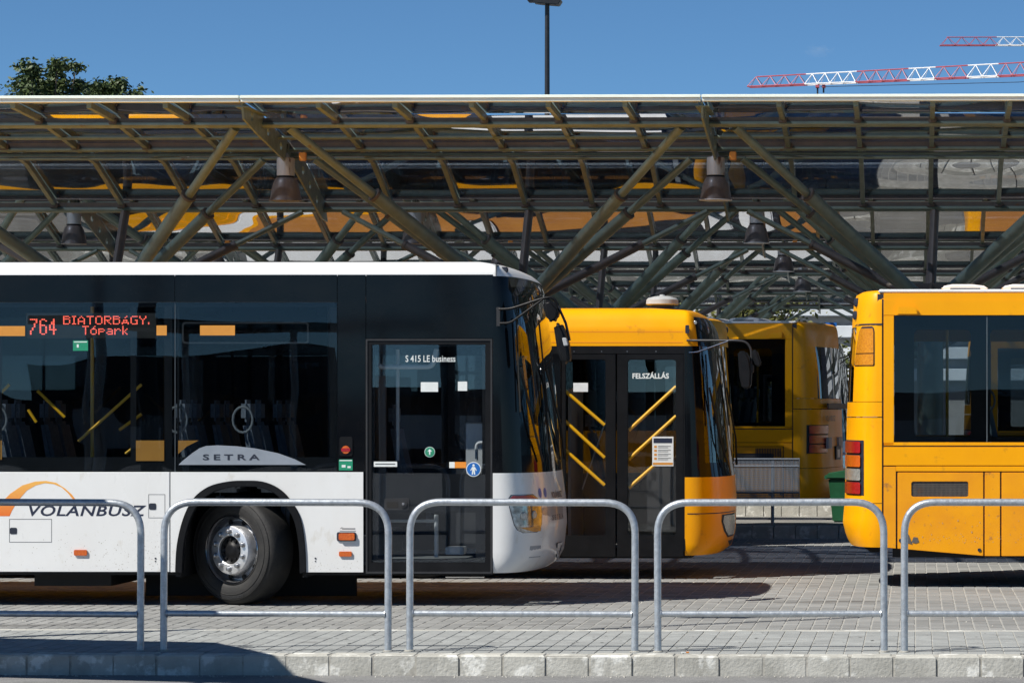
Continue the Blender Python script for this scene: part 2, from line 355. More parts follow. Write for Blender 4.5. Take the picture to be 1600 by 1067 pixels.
# ================================================================ GLASS CANOPIES, one thing for each row
BAY, X0 = 5.0, -2.31
PF = [(23.52, 5.125), (24.25, 5.075), (25.90, 4.785), (26.78, 4.36)]
def canopy(i, n0, n1, label):
    DY = 6.5*K*i; cy = 26.4*K+DY
    xs = [X0+BAY*k for k in range(n0, n1+1)]; xa, xb = xs[0], xs[-1]; cxm = (xa+xb)/2
    t = thing('glass_canopy', label, 'canopy', (cxm, cy, 0), group='rows of glass canopies over the bus lanes')
    of = (-cxm, -26.4, 0)
    def B(mb, name, m, par=t, **k):
        mb.v = [(p[0], 26.4+(p[1]-26.4)*K, p[2]) for p in mb.v]; return mb.build(name, m, par, off=of, **k)
    def S_(mb): mb.v = [(p[0], 26.4+(p[1]-26.4)*K, p[2]) for p in mb.v]; return mb
    for k in range(len(xs)-1):     # one length of fascia, gutter and purlin for each bay
        a, b = xs[k]+.006, xs[k+1]-.006
        f = B(MB().box(a, b, 23.44, 23.50, 5.135, 5.168).box(a, b, 23.452, 23.52, 5.098, 5.133), 'fascia', 'fascia_white', bevel=.004)
        B(MB().tube([(a, 24.25, 4.95), (b, 24.25, 4.95)], .034, 12), 'purlin', 'olive', smooth=True)
        B(MB().box(a, b, 24.262, 24.30, 4.986, 5.032), 'purlin_rail', 'olive_brown')
        B(MB().tube([(a, 24.86, 4.885), (b, 24.86, 4.885)], .022, 10), 'purlin', 'olive', smooth=True)
        B(MB().tube([(a, 25.30, 4.80), (b, 25.30, 4.80)], .024, 10), 'purlin', 'olive', smooth=True)
        B(MB().box(a, b, 25.312, 25.36, 4.826, 4.885), 'purlin_rail', 'olive_brown')
        B(MB().tube([(a, 25.37, 4.752), (b, 25.37, 4.752)], .023, 10), 'gutter_pipe', 'olive', smooth=True)
        B(MB().tube([(a, 25.32, 4.70), (b, 25.32, 4.70)], .019, 10), 'gutter_pipe', 'olive', smooth=True)
        B(MB().tube([(a, 26.78, 4.238), (b, 26.78, 4.238)], .034, 12), 'purlin', 'olive', smooth=True)
        B(MB().box(a, b, 26.79, 26.84, 4.272, 4.33), 'purlin_rail', 'olive_brown')
    # rafters (box section, bent like the roof) with brackets
    rf = MB(); h = .026
    for (ya, za), (yb, zb) in zip(PF[:-1], PF[1:]):
        rf.add([(-h, ya, za-.012), (h, ya, za-.012), (h, ya, za-.082), (-h, ya, za-.082), (-h, yb, zb-.012), (h, yb, zb-.012), (h, yb, zb-.082), (-h, yb, zb-.082)],
               [(0, 1, 2, 3), (4, 7, 6, 5), (0, 4, 5, 1), (1, 5, 6, 2), (2, 6, 7, 3), (3, 7, 4, 0)])
    rme = S_(rf).mesh('rafter', 'olive', off=(0, -26.4, 0))
    bms = [S_(b_).mesh('bracket', 'olive_brown', off=(0, -26.4, 0), bevel=.008) for b_ in (MB().box(-.045, .045, 24.21, 24.30, 4.96, 5.03), MB().box(-.05, .05, 25.27, 25.36, 4.80, 4.87), MB().box(-.05, .05, 26.74, 26.83, 4.26, 4.32))]
    nr = 6; dx = BAY/nr
    for k in range(len(xs)-1):
        for j in range(1, nr):
            r_ = link('rafter', rme, t, (xs[k]+j*dx-cxm, 0, 0)); [link('bracket', b_, r_) for b_ in bms]
    # deep pierced fins at the bay ends
    def fin(poly, holes):
        bm = MB().plate(poly, -.012, .012, holes); return [(q[1], q[0], q[2]) for q in bm.v], bm.f
    fm = MB()
    fm.add(*fin([(23.53, 5.10), (24.25, 5.055), (25.45, 4.85), (25.52, 4.62), (25.30, 4.62), (24.05, 4.83), (23.58, 4.93)], [disc(23.85, 4.985, .045, 10), disc(24.45, 4.90, .045, 10), disc(24.95, 4.80, .045, 10)]))
    fm.add(*fin([(25.50, 4.83), (25.90, 4.765), (26.82, 4.34), (26.95, 4.10), (26.70, 4.12), (25.52, 4.60)], [disc(25.85, 4.62, .05, 10), disc(26.15, 4.48, .05, 10), disc(26.45, 4.33, .05, 10)]))
    fm.add([(q[0]*6, q[1], q[2]) for q in MB().box(-.012, .012, 23.53, 24.25, 5.05, 5.06).v], MB().box(0, 1, 0, 1, 0, 1).f)
    fme = S_(fm).mesh('fin', 'olive', off=(0, -26.4, 0))
    for x in xs: link('fin', fme, t, (x-cxm, 0, 0))
    # panes
    for q, ((ya, za), (yb, zb)) in enumerate(zip(PF[:-1], PF[1:])):
        L = math.hypot((yb-ya)*K, zb-za); ym, zm = 26.4+((ya+yb)/2-26.4)*K, (za+zb)/2
        pme = MB().box(-dx/2+.008, dx/2-.008, -L/2+.008, L/2-.008, 0, .008).mesh('glass_pane', 'canopy_glass')
        pme2 = pme
        for k in range((len(xs)-1)*nr):
            o = link('glass_pane', pme2, t, (xa+(k+.5)*dx-cxm, ym-26.4, zm))
            o.rotation_euler = (math.atan2(zb-za, (yb-ya)*K)+random.gauss(0, .006), random.gauss(0, .004), 0)
    # columns with their strut trees
    for x in [v+BAY/2 for v in xs[:-1]]:
        c = B(MB().tube([(x, 26.4, 0), (x, 26.4, 3.0)], .15, 18), 'column', 'olive', smooth=True)
        B(MB().box(x-.30, x+.30, 26.18, 26.62, 3.0, 3.06).box(x-.012, x+.012, 26.2, 26.6, 3.06, 3.3).box(x-.25, x+.25, 26.39, 26.41, 3.06, 3.3), 'column_head', 'olive_brown', c)
        for s in (-1, 1):
            for (ye, ze, sx) in ((24.27, 4.925, 2.2), (25.32, 4.69, 2.2), (26.76, 4.21, 2.25)):
                p0 = Vector((x+s*.10, 26.4+(ye-26.4)*.05, 3.08)); p1 = Vector((x+s*sx, ye, ze)); pm_ = p0.lerp(p1, .63)
                r0 = .082 if ye < 25 else (.074 if ye < 26 else .055)
                so_ = B(MB().tube([p0, pm_], r0, 14, r0*.95), 'strut', 'olive' if ye < 26 else 'olive_brown', smooth=True)
                B(MB().tube([pm_, p1], r0*.62, 12), 'strut_end', 'olive', so_, smooth=True)
                d = (p1-p0).normalized()
                B(MB().tube([pm_-d*.02, pm_+d*.015], r0*1.06, 14), 'collar', 'olive_brown', so_, smooth=True)
        B(MB().tube([(x, 26.42, 3.08), (x+.05, 26.76, 4.21)], .055, 12), 'strut', 'olive_brown', smooth=True)
    return t
canopy(0, -2, 2, 'nearest glass canopy with the pale fascia edge right across the picture')
canopy(1, -3, 2, 'second glass canopy from the front, seen below the nearest canopy')
canopy(2, -3, 2, 'third glass canopy from the front, with rusty green struts')
canopy(3, -4, 2, 'fourth glass canopy from the front, deep under the roof rows')
canopy(4, -4, 2, 'farthest glass canopy, low behind all the other canopy rows')

# ================================================================ HANGING LAMPS
def lamp(loc):
    t = thing('hanging_lamp', '', 'lamp', loc, group='bell lamps hanging under the canopies')
    rx = Matrix.Rotation(R(90), 4, 'X')
    MB().lathe([(.012, .56), (.03, .54), (.05, .50), (.098, .495), (.104, .48), (.104, .29), (.098, .283)], rx, 24).build('housing', 'lamp_grey', t, smooth=True)
    MB().lathe([(.106, .284), (.108, .27), (.100, .268)], rx, 24).build('collar', 'black_trim', t, smooth=True)
    b = MB().lathe([(.098, .272), (.120, .25), (.145, .20), (.163, .13), (.175, .06), (.184, .012), (.190, .0), (.182, .0), (.170, .06), (.150, .15), (.10, .255)], rx, 32).build('reflector', 'lamp_bronze', t, smooth=True)
    MB().lathe([(.190, .004), (.192, -.004), (.182, -.006)], rx, 32).build('rim', 'sticker_white' if loc[0] > -3 else 'lamp_bronze', b)
    MB().tube([(0, 0, .54), (.01, .02, .66)], .012, 6).build('hanger', 'black_trim', t)
    MB().box(.16, .24, -.04, .04, .46, .56).build('junction_box', 'amber_film', t, bevel=.008)
    return t
LL = {(0, -1): 'biggest bell lamp, left of centre, hanging above the white bus roof', (0, 0): 'biggest bell lamp, right of centre, above the middle yellow bus nose',
      (1, -2): 'bell lamp at the far left of the picture under the second canopy', (1, -1): 'bell lamp half hidden behind a thick diagonal strut, under the second canopy',
      (1, 0): 'bell lamp just below and right of the big right-hand lamp, second of the receding row',
      (2, 0): 'small bell lamp third in the receding row to the right', (3, 0): 'smallest bell lamp, fourth in the receding row to the right',
      (2, -2): 'small dim bell lamp peeping just above the white bus roof on the left', (2, -1): 'small bell lamp beside a brown post, right above the white bus nose',
      (3, -1): 'tiny bell lamp deep behind the struts above the middle yellow bus', (3, -2): 'tiny bell lamp hidden low behind the white bus, fourth row'}
for (i, k), lb in LL.items():
    if (i, k) in ((3, -2),): continue
    t = lamp((X0+BAY*k, (25.18+6.5*i)*K, 4.195)); t['label'] = lb

# ================================================================ FAR BACKGROUND
# banded building
t = thing('banded_building', 'low far building with white and grey horizontal bands beyond the canopies', 'building', (-10, 62*K, 0))
MB().box(-32, 30, 1.2, 9, 0, 5.6).build('wall', 'concrete', t)
for k in range(5): MB().box(-32, 30, .9, 1.1, 2.6+.62*k, 2.95+.62*k).build('louvre_band', 'louvre', t, bevel=.02)
for k in range(12): MB().box(-31+5*k, -30.3+5*k, .3, .85, 0, 5.5).build('pillar', 'concrete', t)
t = thing('dark_backdrop', 'long dark block added far behind to darken the view through the canopy glass', 'building', (-12, 104, 0))  # added backdrop, keeps bright sky from showing through the panes
MB().box(-60, 55, 0, 14, 0, 11.0).build('wall', 'backdrop_dark', t); MB().box(-60.3, 55.3, -.2, 14.2, 11.0, 11.25).build('roof', 'dark_grey', t)
for f_ in range(3):
    for k in range(30): MB().box(-58+3.8*k, -55.4+3.8*k, -.04, .02, 1.2+3.4*f_, 3.2+3.4*f_).build('window', 'ink', t)
def tree(name, label, loc, clumps, nleaf, ls, trunk_h, m, grp='trees behind the canopies'):
    t = thing(name, label, 'tree', loc, group=grp)
    tr = MB().tube([(0, 0, -.05), (.05, 0, trunk_h*.5), (-.05, .05, trunk_h)], .2, 10, .13)
    for (cx, cy, cz, r) in clumps:
        tr.tube([(-.05, .05, trunk_h*.9), (cx*.45, cy*.4, trunk_h*.9+(cz-trunk_h*.9)*.55), (cx, cy, cz)], .07, 6, .012)
    tr.build('trunk', 'bark', t, smooth=True)
    lf = MB(); vol = sum(c[3]**2 for c in clumps)
    for (cx, cy, cz, r) in clumps:
        sub = [(Vector((random.gauss(0, 1), random.gauss(0, 1), random.gauss(0, 1))).normalized()*r*random.uniform(.3, 1.0)) for _ in range(9)]
        for _ in range(int(nleaf*r*r/vol)):
            c = random.choice(sub); p = Vector((cx, cy, cz))+c+Vector((random.gauss(0, .40), random.gauss(0, .40), random.gauss(0, .30)))*r
            a = Vector((random.uniform(-1, 1), random.uniform(-1, 1), random.uniform(-.9, .3))).normalized()
            b = a.cross(Vector((random.uniform(-1, 1), random.uniform(-1, 1), random.uniform(-1, 1)))).normalized(); l = ls*random.uniform(.6, 1.3)
            lf.add([p, p+a*l*.5+b*l*.24, p+a*l, p+a*l*.5-b*l*.24], [(0, 1, 2, 3)])
    me = bpy.data.meshes.new('crown'); me.from_pydata(lf.v, [], lf.f); me.materials.append(M[m]); link('crown', me, t)
    return t
def clump(px, py, Y, rpx, base):
    p = wpt(px, py, Y); return (p.x-base[0], random.uniform(-.8, .8), p.z, rpx/FPX*Y)
b0 = (wpt(72, 600, 62*K).x, 62*K, 0)
tree('broadleaf_tree', 'dark leafy tree top above the canopy at far left', b0,
     [clump(a, b, 62*K, c, b0) for a, b, c in ((34, 112, 14), (58, 113, 15), (80, 111, 15), (98, 106, 13), (114, 101, 10), (40, 136, 15), (62, 132, 17), (88, 130, 15), (112, 131, 13), (70, 146, 16), (55, 152, 16), (100, 152, 13), (70, 178, 40), (30, 185, 30), (110, 190, 36))], 9500, .16, 6.5, 'leaf_a')
b0 = (wpt(175, 600, 66*K).x, 66*K, 0)
tree('broadleaf_tree', 'lower dark leafy tree top above the canopy, right of the taller one', b0,
     [clump(a, b, 66*K, c, b0) for a, b, c in ((137, 138, 11), (152, 143, 14), (170, 143, 13), (181, 132, 12), (196, 138, 13), (211, 147, 12), (165, 152, 14), (190, 152, 13), (170, 178, 34), (205, 185, 30))], 6500, .16, 6.5, 'leaf_a')
for k, (px, Y, h, lb) in enumerate(((1178, 57, 5.1, 'sunlit yellow-green tree beyond the canopies, above the hindmost yellow bus'),
                                    (1140, 58.5, 4.6, 'green tree left of the sunlit one, seen between diagonal struts'),
                                    (1010, 58, 4.9, 'green tree far back, seen through struts above the middle yellow bus'),
                                    (1290, 58.5, 3.6, 'low green bush against the white banded building'))):
    Y *= K; b0 = (wpt(px, 600, Y).x, Y, 0)
    tree('small_tree', lb, b0, [(random.gauss(0, .8), random.gauss(0, .5), random.uniform(.5, .97)*h, random.uniform(.35, .7)) for _ in range(14)], 4200, .17, h*.5, 'leaf_b')
# street lamp on a tall black pole
p = wpt(855, 640, 70*K); t = thing('street_lamp', 'tall black lamp pole standing behind the canopies against the sky', 'street lamp', (p.x, 70*K, 0))
zt = wpt(855, 8, 70*K).z
MB().tube([(0, 0, 0), (0, 0, zt)], .115, 14, .075).build('pole', 'pole_black', t, smooth=True)
MB().plate([(-.42, zt+.20), (-.42, zt+.05), (-.20, zt+.02), (.38, zt-.03), (.48, zt+.12), (.3, zt+.32)], -.28, .28).build('lamp_head', 'pole_black', t, bevel=.02)
MB().box(-.62, -.40, -.2, .2, zt+.08, zt+.26).build('lamp_head', 'pole_black', t, bevel=.03)
# tower cranes
def crane(label, tip, end, hs, secs, mast_px, trolley=None):
    P0 = wpt(*tip); P1 = wpt(*end); d = (P1-P0); tot = end[0]-tip[0]
    mp = P0+d*((mast_px-tip[0])/tot); t = thing('tower_crane', label, 'crane', (mp.x, mp.y, 0), group='tower cranes on the skyline')
    of = (-mp.x, -mp.y, 0)
    dn = d.normalized(); sd = Vector((-dn.y, dn.x, 0)).normalized()
    def at(px): return P0+d*((px-tip[0])/tot)
    for a, b, c in secs:
        mb = MB(); n = max(2, round((b-a)/21)); A = at(a); Bp = at(b); r = .052
        f = lambda px: hs[0]+(hs[1]-hs[0])*(px-tip[0])/tot
        bw = .55
        for s in (-1, 1): mb.tube([A+sd*bw*s, Bp+sd*bw*s], r*1.2, 5)
        ha, hb = f(a), f(b)
        ta = A+Vector((0, 0, ha)) if a > tip[0] else A+dn*.75+Vector((0, 0, ha)); mb.tube([ta, Bp+Vector((0, 0, hb))], r*1.2, 5)
        for k in range(n):
            q0 = A.lerp(Bp, k/n); q1 = A.lerp(Bp, (k+1)/n); qm = A.lerp(Bp, (k+.5)/n)+Vector((0, 0, ha+(hb-ha)*(k+.5)/n))
            for s in (-1, 1):
                mb.tube([q0+sd*bw*s, qm], r*.6, 4); mb.tube([qm, q1+sd*bw*s], r*.6, 4)
            mb.tube([q0-sd*bw, q0+sd*bw], r*.6, 4)
        mb.build('jib_section', c, t, off=of)
    if trolley:
        q = at(trolley)
        tr = MB().box(q.x-.45, q.x-.12, q.y-.5, q.y+.5, q.z-.35, q.z-.1).box(q.x+.15, q.x+.45, q.y-.5, q.y+.5, q.z-.35, q.z-.1).build('trolley', 'crane_red_hazed', t, off=of)
        MB().box(q.x-.35, q.x-.2, q.y-.2, q.y+.2, q.z-.9, q.z-.3).box(q.x+.2, q.x+.35, q.y-.2, q.y+.2, q.z-.8, q.z-.3).build('hook_block', 'ink', tr, off=of)
        e = at(mast_px); MB().tube([q-Vector((0, 0, .25)), q.lerp(e, .5)-Vector((0, 0, .6)), e], .03, 4).build('cable', 'ink', t, off=of)
    ms = MB(); zt = mp.z
    for sx in (-.8, .8):
        for sy in (-.8, .8): ms.tube([(sx, sy, 0), (sx, sy, zt)], .1, 5)
    for k in range(int(zt/2)):
        for s in (-.8, .8):
            ms.tube([(-.8, s, k*2), (.8, s, k*2+2)], .05, 4); ms.tube([(s, -.8, k*2), (s, .8, k*2+2)], .05, 4)
    ms.build('mast', 'crane_red_hazed', t); MB().box(-.9, .9, -.9, .9, zt-.3, zt+1.9).build('slewing_unit', 'crane_white', t)
    e = dn*9; MB().tube([(0, 0, zt), (e.x, e.y, zt)], .3, 6).build('counter_jib', 'crane_red_hazed', t)
    MB().box(e.x-1, e.x+1, e.y-.6, e.y+.6, zt-1.6, zt+.4).build('counterweight', 'concrete', t)
r_, w_ = 'crane_red_hazed', 'crane_white'
crane('lower tower crane with a long red and white jib and a trolley', (1170, 136.5, 200*K), (1600, 118, 196*K), (.9, 1.15),
      [(1170, 1261, r_), (1261, 1341, w_), (1341, 1422, r_), (1422, 1464, w_), (1464, 1514, r_), (1514, 1561, w_), (1561, 1650, r_), (1650, 1900, w_)], 1900, 1284)
crane('upper tower crane whose short red and white jib end shows at the right edge', (1470, 71.5, 260*K), (1600, 71.5, 262*K), (.98, 1.0),
      [(1470, 1557, r_), (1557, 1660, w_), (1660, 1950, r_)], 1950)
# small cloud wisp, far away
cm = bpy.data.materials.new('cloud_vapour'); cm.use_nodes = True; n_ = cm.node_tree; n_.nodes.remove(n_.nodes['Principled BSDF'])
tc = _n(n_, 'ShaderNodeTexCoord'); ln = _n(n_, 'ShaderNodeVectorMath', operation='LENGTH'); n_.links.new(tc.outputs['Object'], ln.inputs[0])
tn = _n(n_, 'ShaderNodeTexNoise'); tn.inputs['Scale'].default_value = 2.2; tn.inputs['Detail'].default_value = 6; n_.links.new(tc.outputs['Object'], tn.inputs['Vector'])
ad = _n(n_, 'ShaderNodeMath', operation='SUBTRACT'); n_.links.new(tn.outputs[0], ad.inputs[0])
m2 = _n(n_, 'ShaderNodeMath', operation='MULTIPLY'); m2.inputs[1].default_value = .62; n_.links.new(ln.outputs['Value'], m2.inputs[0]); n_.links.new(m2.outputs[0], ad.inputs[1])
m3 = _n(n_, 'ShaderNodeMath', operation='MULTIPLY', use_clamp=True); m3.inputs[1].default_value = .02; n_.links.new(ad.outputs[0], m3.inputs[0])
vs_ = _n(n_, 'ShaderNodeVolumePrincipled'); vs_.inputs['Color'].default_value = (1, 1, 1, 1); n_.links.new(m3.outputs[0], vs_.inputs['Density']); n_.links.new(vs_.outputs[0], n_.nodes['Material Output'].inputs['Volume'])
p = wpt(1278, 80, 1500*K); bm = bmesh.new(); bmesh.ops.create_icosphere(bm, subdivisions=3, radius=1); me = bpy.data.meshes.new('cloud'); bm.to_mesh(me); bm.free(); me.materials.append(cm)
o = link('cloud', me, None, p); o.scale = (14, 10, 6); tag(o, 'small faint cloud wisp in the blue sky above the crane jib', 'cloud')

# ================================================================ THE STREET BEHIND THE CAMERA (seen only mirrored in the bus windows)
t = thing('brick_building', 'long low brown building across the street, mirrored in the dark bus windows', 'building', (-20, -34, 0))
MB().box(-30, 40, -8, 0, 0, 2.1).build('wall', 'building_brown', t); MB().box(-31, 41, -8.5, .5, 2.1, 2.35).build('roof', 'dark_grey', t)
MB().box(-6, 2, -7, -2, 2.35, 3.4).build('roof', 'building_brown', t)
for k in range(14): MB().box(-27+4.6*k, -24.6+4.6*k, -.02, .05, .7, 1.6).build('window', 'sticker_white' if k % 3 else 'ink', t)
for k, (x, y, lb) in enumerate(((-15.0, -5, 'dark catenary mast mirrored in the left half of the white bus'), (-9.2, -5.5, 'dark catenary mast mirrored above the white bus door'))):
    t = thing('catenary_mast', lb, 'mast', (x, y, 0), group='masts across the street')
    MB().tube([(0, 0, 0), (0, 0, 9.5)], .2, 12, .15).build('pole', 'pole_black', t, smooth=True)
    MB().tube([(0, 0, 6.4), (2.6, 0, 7.2)], .05, 8).build('arm', 'pole_black', t); MB().tube([(0, 0, 7.8), (-2.2, 0, 7.2), (2.0, 0, 5.6)], .045, 8).build('arm', 'pole_black', t)
for k, (z0, z1, y) in enumerate(((5.6, 5.9, -5), (6.4, 6.1, -7), (7.1, 7.3, -5.5), (4.6, 4.9, -9))):
    wr = MB().tube([(-60+3*j, y, z0+(z1-z0)*j/40+.25*math.sin(j*.5)) for j in range(41)], .022, 5).build('overhead_wire', 'pole_black')
    tag(wr, ['tram wire', 'upper feeder wire', 'topmost bracing wire', 'lowest cable'][k]+' across the street, a thin dark line mirrored in the white bus', 'wire', 'overhead wires')
# unseen shelter added left of the frame, roof shaped to throw shade on the island
SH = Vector((.72, .52))
def gpt(px, py, z):
    d = FW + RT*((px-CX)/FPX) + Vector((0, 0, (CY-py)/FPX)); k = (z-CH)/d.z; return Vector((d.x*k, d.y*k))
c0 = gpt(338, 1003, KZ); c1 = gpt(455, 1056, -.02)-SH*(KZ+.02); c3 = gpt(0, 996, KZ); HR = 2.8
q0 = c0-SH*(HR-KZ); e2 = (c1-c0); e1 = (c3-c0).normalized(); sp = [q0, q0+e2*1.75, q0+e2*1.75+e1*3.2, q0+e1*3.2]
rc = Vector((q0.x-1.3, q0.y-.9)); sp = [(p.x-rc.x, p.y-rc.y) for p in sp]
t = thing('shade_shelter', 'flat-roofed shelter added outside the left edge to throw shade on the island', 'shelter', (rc.x, rc.y, 0))
MB().add([(a, b, HR-.1) for a, b in sp]+[(a, b, HR) for a, b in sp], [(0, 1, 2, 3), (7, 6, 5, 4), (0, 4, 5, 1), (1, 5, 6, 2), (2, 6, 7, 3), (3, 7, 4, 0)]).build('roof', 'dark_grey', t)
cm_ = Vector((sum(p[0] for p in sp)/4, sum(p[1] for p in sp)/4))
for a, b in sp: a, b = cm_.x+(a-cm_.x)*.72, cm_.y+(b-cm_.y)*.72; MB().tube([(a, b, -.02), (a, b, HR-.09)], .04, 10).build('post', 'galv', t)
pa = gpt(955, 981, 0); bs_ = pa-SH*9.6
t = thing('street_lamp', 'slim grey lamp pole outside the left edge, its thin shadow crossing the paving', 'street lamp', (bs_.x, bs_.y, 0))
MB().tube([(0, 0, -.02), (0, 0, 12.6)], .075, 12, .045).build('pole', 'galv', t, smooth=True)
MB().tube([(0, 0, 12.5), (-.5, -.1, 12.75), (-1.3, -.25, 12.8)], .03, 8).build('arm', 'galv', t, smooth=True); MB().box(-1.8, -1.2, -.35, -.12, 12.72, 12.82).build('lamp_head', 'dark_grey', t, bevel=.02)
# ================================================================ BUSES
def ring(uf, ur, W, ins, B, fs, Br, rs, e, n, nr, tang):
    """Closed plan outline at one height: front curve near->far (0..n), then rear curve far->near."""
    o = []; b = max(.10, B+fs) if tang else B; xs = uf+fs-b
    for k in range(n+1):
        a = -math.pi/2+math.pi*k/n; s_, c_ = math.sin(a), math.cos(a)
        o.append((xs+b*abs(c_)**(2/e), W/2+(W/2-ins)*math.copysign(abs(s_)**(2/e), s_)))
    br = max(.06, Br-rs) if tang else Br; xr = ur+rs+br
    for k in range(nr+1):
        a = math.pi/2-math.pi*k/nr; s_, c_ = math.sin(a), math.cos(a)
        o.append((xr-br*abs(c_)**(2/e), W/2+(W/2-ins)*math.copysign(abs(s_)**(2/e), s_)))
    return o
class Shell:
    def __init__(s, uf, ur, W, B, Br, prof, e=2.7, n=40, nr=20, flip=False):
        s.uf, s.ur, s.W, s.B, s.Br, s.prof, s.e, s.n, s.nr, s.flip = uf, ur, W, B, Br, prof, e, n, nr, flip
    def par(s, z):
        P = s.prof
        if z <= P[0][0]: return P[0][1:]
        for a, b in zip(P[:-1], P[1:]):
            if z <= b[0]+1e-9:
                t = (z-a[0])/(b[0]-a[0]); return tuple(p+(q-p)*t for p, q in zip(a[1:], b[1:]))
        return P[-1][1:]
    def ring(s, z):
        ins, fs, rs = s.par(z); r = ring(s.uf, s.ur, s.W, ins, s.B, fs, s.Br, rs, s.e, s.n, s.nr, True)
        return [(-u if s.flip else u, v, z) for u, v in r]
    def band(s, zs, i0, i1, mb=None):
        mb = mb or MB(); rs = [s.ring(z) for z in zs]; N = s.n+s.nr+2; idx = [i % N for i in range(i0, i1+1)]
        vs = [r[i] for r in rs for i in idx]; m = len(idx)
        fs = [(a*m+b, a*m+b+1, (a+1)*m+b+1, (a+1)*m+b) for a in range(len(zs)-1) for b in range(m-1)]
        return mb.add(vs, fs)
    def all(s, zs, mb=None): return s.band(zs, 0, s.n+s.nr+2, mb)
    def cap(s, z, mb):
        r = s.ring(z); return mb.add(r, [tuple(range(len(r)))])
    def pt(s, a, z, off=0.0):       # point on the front curve, a in 0..1 near->far, moved outwards by off
        ins, fs, rs = s.par(z); b = max(.10, s.B+fs); xs = s.uf+fs-b
        def q(a):
            th = -math.pi/2+math.pi*a; s_, c_ = math.sin(th), math.cos(th)
            return Vector((xs+b*abs(c_)**(2/s.e), s.W/2+(s.W/2-ins)*math.copysign(abs(s_)**(2/s.e), s_), z))
        p = q(a); t = (q(min(a+.004, 1))-q(max(a-.004, 0))); nrm = Vector((t.y, -t.x, 0)).normalized()
        p = p+nrm*off
        return (-p.x if s.flip else p.x, p.y, p.z)
    def solve(s, px, z, root, off=0):   # a for which the front curve shows at picture column px
        lo, hi = .0, .5
        for _ in range(30):
            m = (lo+hi)/2; q = s.pt(m, z, off)
            if proj((q[0]+root.location.x, q[1]-s.W/2+root.location.y, q[2]))[0] < px: lo = m
            else: hi = m
        return (lo+hi)/2
def zr(a, b, n): return [a+(b-a)*k/n for k in range(n+1)]

def wheel(par, u, v, zc, r, steer, off, detail=True):
    T = Matrix.Translation((u, v, zc)) @ Matrix.Rotation(steer, 4, 'Z')
    rim = MB().lathe([(.300*r/.5, .004), (.306*r/.5, -.004), (.298*r/.5, -.010), (.288*r/.5, .012), (.282*r/.5, .06), (.275*r/.5, .075), (.235*r/.5, .055), (.215*r/.5, .03), (.10, .03)], T, 48, (False, True)).build('wheel', 'rim_steel', par, off=off, smooth=True)
    pr = [(.300, .0), (.318, -.018), (.345, -.030), (.40, -.036), (.445, -.028), (.475, -.010), (.490, .012), (.497, .05), (.5, .12), (.497, .22), (.488, .262), (.44, .285), (.30, .26)]
    MB().lathe([(a*r/.5, b) for a, b in pr], T, 64, (False, False)).build('tyre', 'rubber', rim, off=off, smooth=True)
    MB().lathe([(a*r/.5, b) for a, b in ((.292, .01), (.296, -.014), (.304, -.027), (.311, -.029), (.316, -.02))], T, 64, (False, False)).build('rim_lip', 'chrome', rim, off=off, smooth=True)
    for rr in (.452, .405): MB().lathe([(rr*r/.5-.003, -.026 if rr > .43 else -.0365), (rr*r/.5, -.031 if rr > .43 else -.0395), (rr*r/.5+.003, -.024 if rr > .43 else -.0355)], T, 64, (False, False)).build('tyre_rib', 'rubber', rim, off=off, smooth=True)
    if not detail:
        MB().lathe([(.21, .03), (.2, .0), (.12, -.03), (.05, -.04)], T, 32).build('hub', 'dark_grey', rim, off=off, smooth=True); return rim
    MB().lathe([(.275, .072), (.232, .060), (.2325, .02), (.222, -.035), (.218, -.045), (.212, -.048), (.135, -.048), (.130, -.044), (.128, -.02)], T, 48, (False, False)).build('hub', 'hub_silver', rim, off=off, smooth=True)
    MB().lathe([(.13, -.01), (.128, -.018), (.10, -.022), (.062, -.034), (.052, -.042), (.03, -.044)], T, 32).build('hub_cap', 'black_trim', rim, off=off, smooth=True)
    for k in range(10):
        a = 2*math.pi*(k+.5)/10; Q = T @ Matrix.Translation((math.cos(a)*.17, -.048, math.sin(a)*.17))
        MB().lathe([(.027, 0), (.027, -.006), (.018, -.008), (.018, -.030), (.010, -.034)], Q, 10).build('wheel_nut', 'rim_steel', rim, off=off, smooth=True)
        Q = T @ Matrix.Translation((math.cos(a)*.095, -.02, math.sin(a)*.095))
        MB().lathe([(.014, 0), (.012, -.018), (.004, -.02)], Q, 8).build('hub_bolt', 'black_trim', rim, off=off, smooth=True)
        a = 2*math.pi*k/10; Q = T @ Matrix.Translation((math.cos(a)*.257, .058, math.sin(a)*.257))
        MB().lathe([(.024, 0), (.024, -.006)], Q, 12).build('hand_hole', 'under', rim, off=off)
    return rim
def arc_text(body, r, a0, a1, h, T):
    vs, fs = text2d(body); mb = MB(); out = []
    for x, y in vs:
        a = a0+(a1-a0)*x; rr = r+h*y; out.append(T @ Vector((math.cos(a)*rr, 0, math.sin(a)*rr)))
    return mb.add(out, fs)
def seat_mesh(m='seat_fabric'):
    mb = MB(); mb.box(-.22, .22, -.21, .21, .36, .46)
    mb.add([(-.27, -.21, .44), (-.17, -.21, .44), (-.29, -.20, 1.0), (-.36, -.20, 1.0), (-.27, .21, .44), (-.17, .21, .44), (-.29, .20, 1.0), (-.36, .20, 1.0)],
           [(0, 1, 2, 3), (4, 7, 6, 5), (0, 4, 5, 1), (1, 5, 6, 2), (2, 6, 7, 3), (3, 7, 4, 0)])
    mb.box(-.385, -.30, -.13, .13, 1.0, 1.2); mb.box(-.04, .04, -.04, .04, 0, .36)
    return mb.mesh('seat', m, bevel=.035, smooth=True)
SEAT = seat_mesh(); SEATB = seat_mesh('seat_blue')
